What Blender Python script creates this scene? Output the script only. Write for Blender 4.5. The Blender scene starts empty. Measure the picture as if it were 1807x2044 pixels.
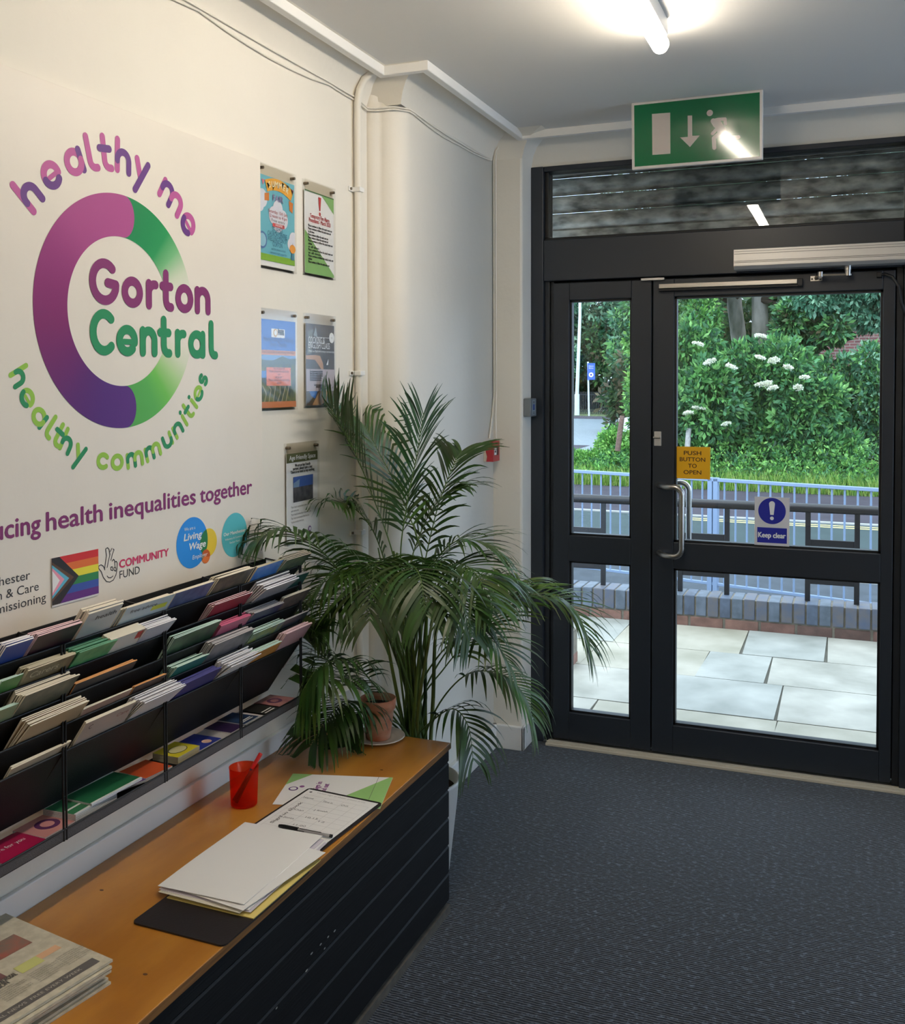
import bpy, bmesh, math, random
import numpy as np
from mathutils import Vector, Matrix
random.seed(7)
SC = bpy.context.scene
COL = SC.collection

# ------------------------------------------------------------------ camera
# metres; x runs along the door wall (right), y goes from the camera to the doors, z up. Left wall face x = -1.60, door wall y = 4.30.
IMG_W, IMG_H = 1807.0, 2044.0
FPX, CXP, CYP, CAM_H = 1994.006, 903.5, 818.257, 1.62
YAW, PITCH, ROLL = -.381796357, -.0277913974, -.00191062137
CAM = Vector((0, 0, CAM_H))
_F = Vector((math.sin(YAW)*math.cos(PITCH), math.cos(YAW)*math.cos(PITCH), math.sin(PITCH)))
_R0 = Vector((math.cos(YAW), -math.sin(YAW), 0)); _U0 = _R0.cross(_F)
_R = math.cos(ROLL)*_R0 + math.sin(ROLL)*_U0; _U = -math.sin(ROLL)*_R0 + math.cos(ROLL)*_U0
cam = bpy.data.cameras.new('camera'); camo = bpy.data.objects.new('camera', cam); COL.objects.link(camo)
M = Matrix.Identity(4)
for i in range(3):
    M[i][0] = _R[i]; M[i][1] = _U[i]; M[i][2] = -_F[i]; M[i][3] = CAM[i]
camo.matrix_world = M
cam.sensor_fit = 'HORIZONTAL'; cam.sensor_width = 36; cam.lens = 36*FPX/IMG_W
cam.shift_x = 0; cam.shift_y = (CYP - IMG_H/2)/IMG_W
cam.clip_start = .05; cam.clip_end = 400
SC.camera = camo

# ------------------------------------------------------------------ view, world, light
SC.view_settings.view_transform = 'Standard'; SC.view_settings.look = 'None'
SC.view_settings.gamma = 1; SC.view_settings.use_curve_mapping = False
SC.view_settings.exposure = 0.0
world = bpy.data.worlds.new('overcast'); SC.world = world; world.use_nodes = True
wn = world.node_tree.nodes; wl = world.node_tree.links; wn.clear()
wo = wn.new('ShaderNodeOutputWorld'); wb = wn.new('ShaderNodeBackground'); wl.new(wb.outputs[0], wo.inputs[0])
tc = wn.new('ShaderNodeTexCoord'); sx = wn.new('ShaderNodeSeparateXYZ'); wl.new(tc.outputs['Generated'], sx.inputs[0])
cr = wn.new('ShaderNodeValToRGB'); wl.new(sx.outputs[2], cr.inputs[0])
cr.color_ramp.elements[0].position = 0.0; cr.color_ramp.elements[0].color = (.55, .73, 1.0, 1)
cr.color_ramp.elements[1].position = .7; cr.color_ramp.elements[1].color = (.70, .84, 1.0, 1)
wl.new(cr.outputs[0], wb.inputs[0]); wb.inputs[1].default_value = 4.8
sun = bpy.data.lights.new('hazy_sun', 'SUN'); sun.energy = 1.2; sun.angle = math.radians(40); sun.color = (1, .97, .92)
suno = bpy.data.objects.new('hazy_sun', sun); COL.objects.link(suno); suno.rotation_euler = (math.radians(38), 0, math.radians(-20))
LAMP_STRENGTH = 55.0
LAMP_COLOR = (1.0, .89, .73)

def at(px, py, axis, val):
    """point where the sight line through a photograph pixel meets the plane axis = val (used to read real positions off the photo)"""
    d = _R*(px-CXP) - _U*(py-CYP) + _F*FPX
    t = (val - CAM[axis])/d[axis]
    return CAM + d*t

def lin(c):
    return tuple(((v/255)/12.92 if v/255 <= .04045 else ((v/255+.055)/1.055)**2.4) for v in c)

# ------------------------------------------------------------------ materials
MATS = {}
def mat(name, col, rough=.6, metal=0., var=0., vscale=8., col2=None, bump=0., bscale=60., alpha=1., spec=.5, coat=0., trans=0., stretch=None, sheen=0.):
    """procedural Principled material; var mixes col with col2 (or a darker col) by noise; col in sRGB 0-255"""
    if name in MATS: return MATS[name]
    m = bpy.data.materials.new(name); m.use_nodes = True
    nt = m.node_tree; b = nt.nodes['Principled BSDF']
    c = lin(col)
    b.inputs['Base Color'].default_value = (*c, 1); b.inputs['Roughness'].default_value = rough
    b.inputs['Metallic'].default_value = metal; b.inputs['Specular IOR Level'].default_value = spec
    b.inputs['Coat Weight'].default_value = coat; b.inputs['Alpha'].default_value = alpha
    b.inputs['Transmission Weight'].default_value = trans
    if sheen: b.inputs['Sheen Weight'].default_value = sheen
    if var or bump:
        t = nt.nodes.new('ShaderNodeTexCoord'); mp = nt.nodes.new('ShaderNodeMapping')
        nt.links.new(t.outputs['Object'], mp.inputs[0])
        if stretch: mp.inputs['Scale'].default_value = stretch
    if var:
        n = nt.nodes.new('ShaderNodeTexNoise'); n.inputs['Scale'].default_value = vscale; n.inputs['Detail'].default_value = 6
        nt.links.new(mp.outputs[0], n.inputs['Vector'])
        r = nt.nodes.new('ShaderNodeValToRGB'); r.color_ramp.elements[0].position = .35; r.color_ramp.elements[1].position = .68
        c2 = lin(col2) if col2 else tuple(v*(1-var) for v in c)
        r.color_ramp.elements[0].color = (*c2, 1); r.color_ramp.elements[1].color = (*c, 1)
        nt.links.new(n.outputs['Fac'], r.inputs[0]); nt.links.new(r.outputs[0], b.inputs['Base Color'])
    if bump:
        n = nt.nodes.new('ShaderNodeTexNoise'); n.inputs['Scale'].default_value = bscale; n.inputs['Detail'].default_value = 5
        nt.links.new(mp.outputs[0], n.inputs['Vector'])
        bp = nt.nodes.new('ShaderNodeBump'); bp.inputs['Strength'].default_value = bump; bp.inputs['Distance'].default_value = .01
        nt.links.new(n.outputs['Fac'], bp.inputs['Height']); nt.links.new(bp.outputs[0], b.inputs['Normal'])
    MATS[name] = m
    return m
def emit(name, color, strength):
    if name in MATS: return MATS[name]
    m = bpy.data.materials.new(name); m.use_nodes = True; nt = m.node_tree; nt.nodes.clear()
    o = nt.nodes.new('ShaderNodeOutputMaterial'); e = nt.nodes.new('ShaderNodeEmission')
    e.inputs[0].default_value = (*color, 1); e.inputs[1].default_value = strength
    nt.links.new(e.outputs[0], o.inputs[0]); MATS[name] = m; return m
def glass(name, tint=(1, 1, 1), refl=1.0, rough=0.0, haze=0.):
    """thin pane: clear transmission plus Fresnel reflection (haze = a little dust)"""
    if name in MATS: return MATS[name]
    m = bpy.data.materials.new(name); m.use_nodes = True; nt = m.node_tree; nt.nodes.clear()
    o = nt.nodes.new('ShaderNodeOutputMaterial'); mx = nt.nodes.new('ShaderNodeMixShader')
    tr = nt.nodes.new('ShaderNodeBsdfTransparent'); gl = nt.nodes.new('ShaderNodeBsdfGlossy'); fr = nt.nodes.new('ShaderNodeFresnel')
    tr.inputs[0].default_value = (*tint, 1); gl.inputs['Roughness'].default_value = rough; fr.inputs[0].default_value = 1.5
    ml = nt.nodes.new('ShaderNodeMath'); ml.operation = 'MULTIPLY'; ml.inputs[1].default_value = refl
    nt.links.new(fr.outputs[0], ml.inputs[0]); nt.links.new(ml.outputs[0], mx.inputs[0])
    nt.links.new(tr.outputs[0], mx.inputs[1]); nt.links.new(gl.outputs[0], mx.inputs[2])
    out = mx.outputs[0]
    if haze:
        m2 = nt.nodes.new('ShaderNodeMixShader'); df = nt.nodes.new('ShaderNodeBsdfDiffuse'); df.inputs[0].default_value = (.7, .7, .7, 1)
        m2.inputs[0].default_value = haze; nt.links.new(out, m2.inputs[1]); nt.links.new(df.outputs[0], m2.inputs[2]); out = m2.outputs[0]
    nt.links.new(out, o.inputs[0]); MATS[name] = m; return m
def vcol(name, rough=.5, trans=0., spec=.3):
    """colour from the mesh's own per-face 'Col' attribute (leaf tints, printed gradients)"""
    if name in MATS: return MATS[name]
    m = bpy.data.materials.new(name); m.use_nodes = True; nt = m.node_tree; b = nt.nodes['Principled BSDF']
    a = nt.nodes.new('ShaderNodeAttribute'); a.attribute_name = 'Col'
    nt.links.new(a.outputs['Color'], b.inputs['Base Color']); b.inputs['Roughness'].default_value = rough
    b.inputs['Specular IOR Level'].default_value = spec
    if trans:
        o = nt.nodes['Material Output']; t = nt.nodes.new('ShaderNodeBsdfTranslucent'); mx = nt.nodes.new('ShaderNodeMixShader')
        nt.links.new(a.outputs['Color'], t.inputs[0]); mx.inputs[0].default_value = trans
        nt.links.new(b.outputs[0], mx.inputs[1]); nt.links.new(t.outputs[0], mx.inputs[2]); nt.links.new(mx.outputs[0], o.inputs[0])
    MATS[name] = m; return m

# ------------------------------------------------------------------ mesh builder
class Frame:
    def __init__(s, o, u, v, n=None):
        s.o = Vector(o); s.u = Vector(u).normalized(); s.v = Vector(v).normalized(); s.n = Vector(n).normalized() if n else s.u.cross(s.v)
    def __call__(s, u, v, n=0.): return s.o + s.u*u + s.v*v + s.n*n
class MB:
    def __init__(s): s.v = []; s.f = []; s.m = []; s.sm = []; s.mats = []; s.c = []
    def mi(s, m):
        if m not in s.mats: s.mats.append(m)
        return s.mats.index(m)
    def add(s, vs, fs, m, smooth=False, col=None):
        b = len(s.v); s.v += [tuple(p) for p in vs]; k = s.mi(m)
        for f in fs:
            s.f.append(tuple(b+i for i in f)); s.m.append(k); s.sm.append(smooth); s.c.append(col)
    def box(s, x0, x1, y0, y1, z0, z1, m):
        s.add([(x0,y0,z0),(x1,y0,z0),(x1,y1,z0),(x0,y1,z0),(x0,y0,z1),(x1,y0,z1),(x1,y1,z1),(x0,y1,z1)],
              [(0,3,2,1),(4,5,6,7),(0,1,5,4),(1,2,6,5),(2,3,7,6),(3,0,4,7)], m)
    def obox(s, F, u0, u1, v0, v1, n0, n1, m):
        s.add([F(u,v,n) for n in (n0,n1) for (u,v) in ((u0,v0),(u1,v0),(u1,v1),(u0,v1))],
              [(0,3,2,1),(4,5,6,7),(0,1,5,4),(1,2,6,5),(2,3,7,6),(3,0,4,7)], m)
    def prism(s, F, pts, n0, n1, m, mside=None):
        n = len(pts); vs = [F(u,v,n0) for u,v in pts]+[F(u,v,n1) for u,v in pts]
        s.add(vs, [tuple(range(n))[::-1], tuple(range(n,2*n))], m)
        s.add(vs, [(i,(i+1)%n,n+(i+1)%n,n+i) for i in range(n)], mside or m)
    def flat(s, F, pts, n, m, col=None): s.add([F(u,v,n) for u,v in pts], [tuple(range(len(pts)))], m, col=col)
    def rect(s, F, u0, u1, v0, v1, n, m): s.flat(F, [(u0,v0),(u1,v0),(u1,v1),(u0,v1)], n, m)
    def disc(s, F, u, v, r, n, m, k=28, ru=None, a0=0, a1=360):
        p = [(u+(ru or r)*math.cos(math.radians(a0+(a1-a0)*i/k)), v+r*math.sin(math.radians(a0+(a1-a0)*i/k))) for i in range(k+(a1-a0 < 360))]
        s.flat(F, p, n, m)
    def tube(s, pts, r, m, k=8, caps=True, rr=None):
        pts = [Vector(p) for p in pts]; rings = []; prev = None
        for i, p in enumerate(pts):
            d = (pts[min(i+1,len(pts)-1)]-pts[max(i-1,0)]).normalized()
            a = prev if prev else (Vector((0,0,1)) if abs(d.z) < .9 else Vector((1,0,0)))
            u = (a - d*a.dot(d)); u = u.normalized() if u.length > 1e-6 else d.orthogonal().normalized(); prev = u; w = d.cross(u)
            q = rr[i] if rr else r
            rings.append([p+u*q*math.cos(2*math.pi*j/k)+w*q*math.sin(2*math.pi*j/k) for j in range(k)])
        vs = [v for g in rings for v in g]; n = len(pts)
        s.add(vs, [(i*k+j, i*k+(j+1)%k, (i+1)*k+(j+1)%k, (i+1)*k+j) for i in range(n-1) for j in range(k)], m, True)
        if caps: s.add(vs, [tuple(range(k))[::-1], tuple((n-1)*k+j for j in range(k))], m)
    def lathe(s, prof, c, m, k=32, smooth=True):
        vs = [(c[0]+r*math.cos(2*math.pi*j/k), c[1]+r*math.sin(2*math.pi*j/k), c[2]+z) for r, z in prof for j in range(k)]
        s.add(vs, [(i*k+j, i*k+(j+1)%k, (i+1)*k+(j+1)%k, (i+1)*k+j) for i in range(len(prof)-1) for j in range(k)], m, smooth)
    def stroke(s, F, pts, t, n, m, capk=8):
        """flat round-capped stroke of width t along 2-D pts, in plane F at height n"""
        h = t/2
        for i in range(len(pts)-1):
            (x0,y0),(x1,y1) = pts[i],pts[i+1]; dx,dy = x1-x0,y1-y0; L = math.hypot(dx,dy) or 1; a,b = -dy/L*h, dx/L*h
            s.flat(F, [(x0+a,y0+b),(x0-a,y0-b),(x1-a,y1-b),(x1+a,y1+b)], n+i*8e-6, m)
        for i,(x,y) in enumerate(pts):
            s.flat(F, [(x+h*math.cos(2*math.pi*j/14), y+h*math.sin(2*math.pi*j/14)) for j in range(14)], n+i*8e-6+4e-6, m)
    def text(s, F, u, v, body, h, n, m, w=None, bold=0., align='l', ang=0., shear=0.):
        """lettering: h = capital height; w = optional total width"""
        if bold > 0:
            for j, (du, dv) in enumerate(((-1, 0), (1, 0), (0, .7), (0, -.7))): s.text(F, u+du*bold*h*2.0*math.cos(ang), v+dv*bold*h*2.0+du*bold*h*2.0*math.sin(ang), body, h, n+j*4e-5, m, w, 0., align, ang, shear)
            return
        vs, fs, x0, x1 = glyphs(body, 0.)
        k = h/.7; sc = (w/(x1-x0)) if w else k
        off = {'l': x0, 'c': (x0+x1)/2, 'r': x1}[align]; ca, sa = math.cos(ang), math.sin(ang)
        P = []
        for x, y in vs:
            X = (x-off)*sc+y*k*shear; Y = y*k; P.append(F(u+X*ca-Y*sa, v+X*sa+Y*ca, n))
        s.add(P, fs, m)
    def build(s, name, parent=None, label=None, cat=None, group=None, kind=None, origin=None, bevel=0, smooth=False):
        me = bpy.data.meshes.new(name)
        P = np.array(s.v, dtype=np.float64).reshape(-1, 3)
        if parent is not None: org = Vector(parent['_o'])
        elif origin is not None: org = Vector(origin)
        else: org = Vector(((P[:,0].min()+P[:,0].max())/2, (P[:,1].min()+P[:,1].max())/2, P[:,2].min()))
        P = P - np.array(org)
        me.from_pydata([tuple(p) for p in P], [], s.f)
        for m in s.mats: me.materials.append(m)
        me.polygons.foreach_set('material_index', s.m)
        me.polygons.foreach_set('use_smooth', [bool(x) or smooth for x in s.sm])
        if any(c is not None for c in s.c):
            ca = me.color_attributes.new('Col', 'FLOAT_COLOR', 'CORNER'); buf = []
            for p, c in zip(me.polygons, s.c):
                c = c or (.5,.5,.5)
                if isinstance(c[0], (tuple, list)):
                    for q in c: buf += [*q, 1.]
                else: buf += [*c, 1.]*p.loop_total
            ca.data.foreach_set('color', buf)
        o = bpy.data.objects.new(name, me); COL.objects.link(o); o['_o'] = tuple(org)
        if parent is not None: o.parent = parent
        else: o.location = org
        if bevel:
            b = o.modifiers.new('bevel', 'BEVEL'); b.width = bevel; b.segments = 2; b.limit_method = 'ANGLE'; b.angle_limit = math.radians(40)
        tag(o, label, cat, group, kind); return o
def tag(o, label=None, cat=None, group=None, kind=None):
    if label: o['label'] = label
    if cat: o['category'] = cat
    if group: o['group'] = group
    if kind: o['kind'] = kind
    return o
def empty(name, loc, label=None, cat=None, group=None, kind=None, parent=None):
    o = bpy.data.objects.new(name, None); COL.objects.link(o); o.empty_display_size = .05
    o['_o'] = tuple(loc)
    if parent is not None: o.parent = parent; o['_o'] = parent['_o']
    else: o.location = loc
    return tag(o, label, cat, group, kind)
def dup(o, d, label=None, rot=None, parent=None):
    """copy a thing with its parts and sub-parts (mesh data shared), shifted by d"""
    c = o.copy(); COL.objects.link(c)
    if parent is None: c.location = Vector(o.location)+Vector(d)
    else: c.parent = parent
    if rot: c.rotation_euler = rot
    if label: c['label'] = label
    for ch in list(o.children): dup(ch, (0,0,0), parent=c)
    return c
_G = {}
def glyphs(body, bold=0.):
    key = (body, bold)
    if key in _G: return _G[key]
    cu = bpy.data.curves.new('t', 'FONT'); cu.body = body; cu.size = 1; cu.offset = bold; cu.resolution_u = 3; cu.fill_mode = 'FRONT'
    ob = bpy.data.objects.new('t', cu); me = bpy.data.meshes.new_from_object(ob)
    vs = [(v.co.x, v.co.y) for v in me.vertices]; fs = [tuple(p.vertices) for p in me.polygons]
    bpy.data.objects.remove(ob); bpy.data.curves.remove(cu); bpy.data.meshes.remove(me)
    xs = [v[0] for v in vs] or [0, 1]
    _G[key] = (vs, fs, min(xs), max(xs)); return _G[key]
def arc(cx, cy, r, a0, a1, k=12, ry=None):
    return [(cx+r*math.cos(math.radians(a0+(a1-a0)*i/k)), cy+(ry or r)*math.sin(math.radians(a0+(a1-a0)*i/k))) for i in range(k+1)]
# ------------------------------------------------------------------ room shell
WALLX, DOORY, CEIL = -1.60, 4.30, 2.69
m_wall = mat('wall_paint', (232, 226, 214), .62, bump=.12, bscale=35, var=.03, vscale=3)
m_ceil = mat('ceiling_paint', (226, 223, 218), .7, bump=.05, bscale=30)
m_trim = mat('trim_gloss_white', (236, 234, 230), .32, bump=.05, bscale=20)
m_frame = mat('anthracite_aluminium', (40, 45, 52), .36, bump=.02, bscale=400, spec=.45)
m_gasket = mat('black_gasket', (12, 13, 15), .5)
m_glass = glass('clear_glass', (.95, .97, .97), .9, haze=0.)
m_steel = mat('brushed_steel', (186, 182, 176), .28, 1.)
m_silver = mat('silver_anodised', (205, 201, 196), .38, .6)
m_black = mat('black_plastic', (16, 16, 18), .45)

# ribbed entrance carpet: charcoal flecked pile with fine ribs parallel to the doors
m_carpet = bpy.data.materials.new('ribbed_carpet'); m_carpet.use_nodes = True
nt = m_carpet.node_tree; b = nt.nodes['Principled BSDF']; b.inputs['Roughness'].default_value = .95; b.inputs['Specular IOR Level'].default_value = .15
b.inputs['Sheen Weight'].default_value = .25
t = nt.nodes.new('ShaderNodeTexCoord')
n1 = nt.nodes.new('ShaderNodeTexNoise'); n1.inputs['Scale'].default_value = 55; n1.inputs['Detail'].default_value = 8; n1.inputs['Roughness'].default_value = .75
mp = nt.nodes.new('ShaderNodeMapping'); mp.inputs['Scale'].default_value = (1.0, 1.35, 1); nt.links.new(t.outputs['Object'], mp.inputs[0]); nt.links.new(mp.outputs[0], n1.inputs['Vector'])
r = nt.nodes.new('ShaderNodeValToRGB'); e = r.color_ramp.elements
e[0].position = .42; e[0].color = (*lin((24, 29, 36)), 1); e[1].position = .66; e[1].color = (*lin((112, 124, 140)), 1)
em = e.new(.54); em.color = (*lin((42, 50, 62)), 1)
n3 = nt.nodes.new('ShaderNodeTexNoise'); n3.inputs['Scale'].default_value = 2.2; n3.inputs['Detail'].default_value = 3; nt.links.new(t.outputs['Object'], n3.inputs['Vector'])
nt.links.new(n1.outputs['Fac'], r.inputs[0])
w = nt.nodes.new('ShaderNodeTexWave'); w.bands_direction = 'Y'; w.inputs['Scale'].default_value = 34; w.inputs['Distortion'].default_value = 2.5; w.inputs['Detail'].default_value = 2
nt.links.new(t.outputs['Object'], w.inputs['Vector'])
mx = nt.nodes.new('ShaderNodeMixRGB'); mx.blend_type = 'MULTIPLY'; mx.inputs[0].default_value = .55; nt.links.new(r.outputs[0], mx.inputs[1])
rw = nt.nodes.new('ShaderNodeMapRange'); rw.inputs['To Min'].default_value = .78; rw.inputs['To Max'].default_value = 1.05; nt.links.new(w.outputs['Fac'], rw.inputs[0]); nt.links.new(rw.outputs[0], mx.inputs[2])
mx2 = nt.nodes.new('ShaderNodeMixRGB'); mx2.blend_type = 'MULTIPLY'; mx2.inputs[0].default_value = .3; nt.links.new(mx.outputs[0], mx2.inputs[1]); nt.links.new(n3.outputs['Fac'], mx2.inputs[2])
nt.links.new(mx2.outputs[0], b.inputs['Base Color'])
bp = nt.nodes.new('ShaderNodeBump'); bp.inputs['Strength'].default_value = .4; bp.inputs['Distance'].default_value = .004; ad = nt.nodes.new('ShaderNodeMath'); ad.operation = 'ADD'
nt.links.new(w.outputs['Fac'], ad.inputs[0]); nt.links.new(n1.outputs['Fac'], ad.inputs[1]); nt.links.new(ad.outputs[0], bp.inputs['Height']); nt.links.new(bp.outputs[0], b.inputs['Normal'])

RX, BY = 2.3, -3.2        # right wall, back wall (both out of the frame)
q = MB(); q.box(-1.8, RX+.2, BY-.2, 4.31, -.12, 0, m_carpet); q.build('floor', kind='structure', origin=(0,0,0))
q = MB(); q.box(-1.8, RX+.2, BY-.2, 4.5, CEIL, CEIL+.2, m_ceil); q.build('ceiling', kind='structure', origin=(0,0,CEIL))
q = MB(); q.box(-1.8, WALLX, BY-.2, 4.4, 0, CEIL, m_wall)
# pier that steps out of the wall, its near arris worn round
PX, NX, NY = -1.475, -1.342, 4.158
prof = [(WALLX-.02, 3.175), (-1.56, 3.185)] + [(PX-.085+.085*math.sin(math.radians(a)), 3.275-.085*math.cos(math.radians(a))) for a in range(0, 91, 10)] + [(PX, 4.4), (WALLX-.02, 4.4)]
FZ = Frame((0,0,0), (1,0,0), (0,1,0), (0,0,1))
q2 = MB(); n = len(prof); q2.prism(FZ, prof, 0, CEIL, m_wall)
q2.prism(FZ, [(PX-.05, NY), (NX-.01, NY), (NX-.003, NY+.003), (NX, NY+.01), (NX, 4.42), (PX-.05, 4.42)], 0, CEIL, m_wall)
for k in range(len(q2.f)):
    if len(q2.f[k]) == 4 and k < n+2: q2.sm[k] = True
w_l = q.build('wall_left', kind='structure', origin=(WALLX, 0, 0))
w_p = q2.build('wall_pier', kind='structure', origin=(PX, 3.2, 0))
q = MB(); q.box(RX, RX+.2, BY-.2, 2.4, 0, CEIL, m_wall); q.box(RX, RX+.2, 4.15, 4.5, 0, CEIL, m_wall); q.box(RX, RX+.2, 2.4, 4.15, 0, .35, m_wall); q.box(RX, RX+.2, 2.4, 4.15, 2.5, CEIL, m_wall)
q.build('wall_right', kind='structure', origin=(RX,0,0))
w3 = empty('window_3_added', (RX+.08, 3.5, .35), kind='structure'); q = MB()  # unseen window added to the right wall to bring in more daylight
for a in ((2.4,2.46,.35,2.5),(4.09,4.15,.35,2.5),(3.5,3.55,.41,2.44),(2.46,4.09,.35,.41),(2.46,4.09,2.44,2.5)): q.box(RX+.06, RX+.12, a[0], a[1], a[2], a[3], m_frame)
q.build('added_window_frame', w3); q = MB(); q.box(RX+.085, RX+.091, 2.46, 3.5, .41, 2.44, m_glass); q.build('pane', w3); q = MB(); q.box(RX+.085, RX+.091, 3.55, 4.09, .41, 2.44, m_glass); q.build('pane', w3)
q = MB(); q.box(-1.6, RX, BY-.2, BY, 0, CEIL, m_wall); q.build('wall_back', kind='structure', origin=(0,BY,0))
# door wall: header above the screen, solid panel to the right of it and an unseen window beyond, added to let daylight onto the pier
SX0, SX1, SZ = NX, .42, 2.575          # entrance screen opening
q = MB(); q.box(SX0-.05, RX, DOORY, 4.5, SZ, CEIL, m_wall)
q.box(SX1, .62, DOORY, 4.5, 0, SZ, m_wall); q.box(1.95, RX, DOORY, 4.5, 0, SZ, m_wall); q.box(.62, 1.95, DOORY, 4.5, 0, .08, m_wall); q.box(.62, 1.95, DOORY, 4.5, 2.52, SZ, m_wall)
q.build('wall_front', kind='structure', origin=(0,DOORY,0))
win = empty('window_2_added', (1.28, 4.38, .08), kind='structure')
q = MB(); 
for x0,x1,z0,z1 in ((.62,1.95,.08,.14),(.62,1.95,2.46,2.52),(.62,.68,.14,2.46),(1.89,1.95,.14,2.46),(1.26,1.31,.14,2.46)): q.box(x0,x1,4.36,4.42,z0,z1,m_frame)
q.build('added_window_frame', win)
q = MB(); q.box(.68,1.26,4.385,4.391,.14,2.46,m_glass); q.box(1.31,1.89,4.385,4.391,.14,2.46,m_glass); q.build('pane', win)

# cove and the batten along its edge: swept along the left wall, the pier and the door wall
def cove_prof(): return [(0, -.10), (.012, -.062), (.035, -.032), (.07, -.013), (.125, 0)]   # (offset out of the wall, drop below ceiling)
path = [(WALLX, BY), (WALLX, 3.175), (PX, 3.175+.0), (PX, NY), (NX, NY), (NX, DOORY), (RX, DOORY)]
# inward offset normals per corner (mitred)
def offs(path, d):
    out = []
    for i, p in enumerate(path):
        ns = []
        if i > 0: a = Vector(path[i])-Vector(path[i-1]); ns.append(Vector((a.y, -a.x)).normalized())
        if i < len(path)-1: a = Vector(path[i+1])-Vector(path[i]); ns.append(Vector((a.y, -a.x)).normalized())
        if len(ns) == 1: out.append(Vector(p)+ns[0]*d)
        else: out.append(Vector(p)+(ns[0]+ns[1])*d/(1+ns[0].dot(ns[1])))
    return out
def sweep(q, path, prof, m, smooth=True, closed=False):
    rings = [[(*o, CEIL+z) for (o, z) in [(offs(path, d)[i], z) for d, z in prof]] for i in range(len(path))]
    k = len(prof)
    for i in range(len(path)-1):
        vs = rings[i]+rings[i+1]; R = k if closed else k-1
        q.add(vs, [(j, (j+1)%k, k+(j+1)%k, k+j) for j in range(R)], m, smooth)
cpath = [(WALLX, BY), (WALLX, 3.2), (PX, 3.2), (PX, NY), (PX+.0001, 4.3)]
cp = [(WALLX, BY), (WALLX, 3.195), (PX, 3.195), (PX, NY)]
q = MB(); sweep(q, [(WALLX, BY), (WALLX, 3.195), (PX, 3.195), (PX, NY), (NX, NY), (NX, DOORY), (RX, DOORY)], cove_prof(), m_wall)
q.build('trim_1', kind='structure', origin=(0,0,CEIL-.1))
bpath = [(WALLX+.09, BY), (WALLX+.09, 3.105), (PX+.125, 3.105), (PX+.125, NY-.03), (RX, NY-.03)]
q = MB(); sweep(q, bpath, [(0, 0), (0, -.032), (.028, -.032), (.028, .001)], m_trim, False, True)
q.build('trim_2', kind='structure', origin=(0,0,CEIL-.03), bevel=.003)

# skirting on the pier and nib
q = MB(); q.box(PX, PX+.02, 3.2, NY, 0, .105, m_trim); q.box(PX, NX+.012, NY-.02, NY, 0, .105, m_trim); q.box(NX, NX+.012, NY-.02, DOORY-.01, 0, .105, m_trim)
q.box(PX-.13, PX+.02, 3.17, 3.195, 0, .105, m_trim)
q.build('baseboard_left', kind='structure', bevel=.004)
# low fillet board on the wall just above the bench top
q = MB(); q.box(WALLX, -1.587, BY, 3.17, .52, .575, m_trim); q.build('trim_3', kind='structure', bevel=.003)

# ------------------------------------------------------------------ entrance screen
yf = 4.30   # room face of the leaves
def fbox(q, x0, x1, z0, z1, y0=yf, y1=yf+.07, m=None): q.box(x0, x1, y0, y1, z0, z1, m or m_frame)
scr = empty('trim_4', (-.5, yf, 0), kind='structure')
def piece(parent, name, *a, bev=.003, **k):
    q = MB(); fbox(q, *a, **k); return q.build(name, parent, bevel=bev)
XL, XM, XR = -1.243, -.803, .150      # left leaf | meeting line | right leaf
ZT = 2.060                               # leaf top
piece(scr, 'jamb', SX0, -1.285, 0, SZ, y0=4.285, y1=4.39)
piece(scr, 'jamb', -1.285, -1.262, 0, ZT+.02, y0=4.31, y1=4.39)
piece(scr, 'jamb', -1.262, -1.246, 0, ZT+.01, y0=4.325, y1=4.39)
piece(scr, 'jamb', XR+.004, XR+.03, 0, ZT+.02, y0=4.315, y1=4.39)
piece(scr, 'jamb', XR+.03, SX1, 0, SZ, y0=4.285, y1=4.39)
piece(scr, 'head_rail', -1.285, XR+.03, ZT+.008, 2.250, y0=4.29, y1=4.39)
piece(scr, 'head_rail', -1.285, XR+.03, 2.552, SZ, y0=4.29, y1=4.39)
piece(scr, 'glazing_bead', -1.285, XR+.03, 2.250, 2.262, y0=4.31, y1=4.38, m=m_gasket)
piece(scr, 'glazing_bead', -1.285, -1.268, 2.262, 2.552, y0=4.31, y1=4.38, m=m_gasket)
tw = empty('window_1', (-.5, 4.34, 2.25), kind='structure')
q = MB(); q.box(-1.268, XR+.03, 4.345, 4.351, 2.262, 2.552, glass('transom_glass', (.9, .92, .92), 1.3)); q.build('pane', tw)
q = MB(); q.box(-1.262, SX1, 4.245, 4.30, 0, .012, mat('threshold_beige', (206, 196, 176), .45)); q.box(-1.262, SX1, 4.262, 4.275, .012, .016, mat('threshold_beige', (1,1,1)))
q.build('trim_5', kind='structure', bevel=.003)

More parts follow.
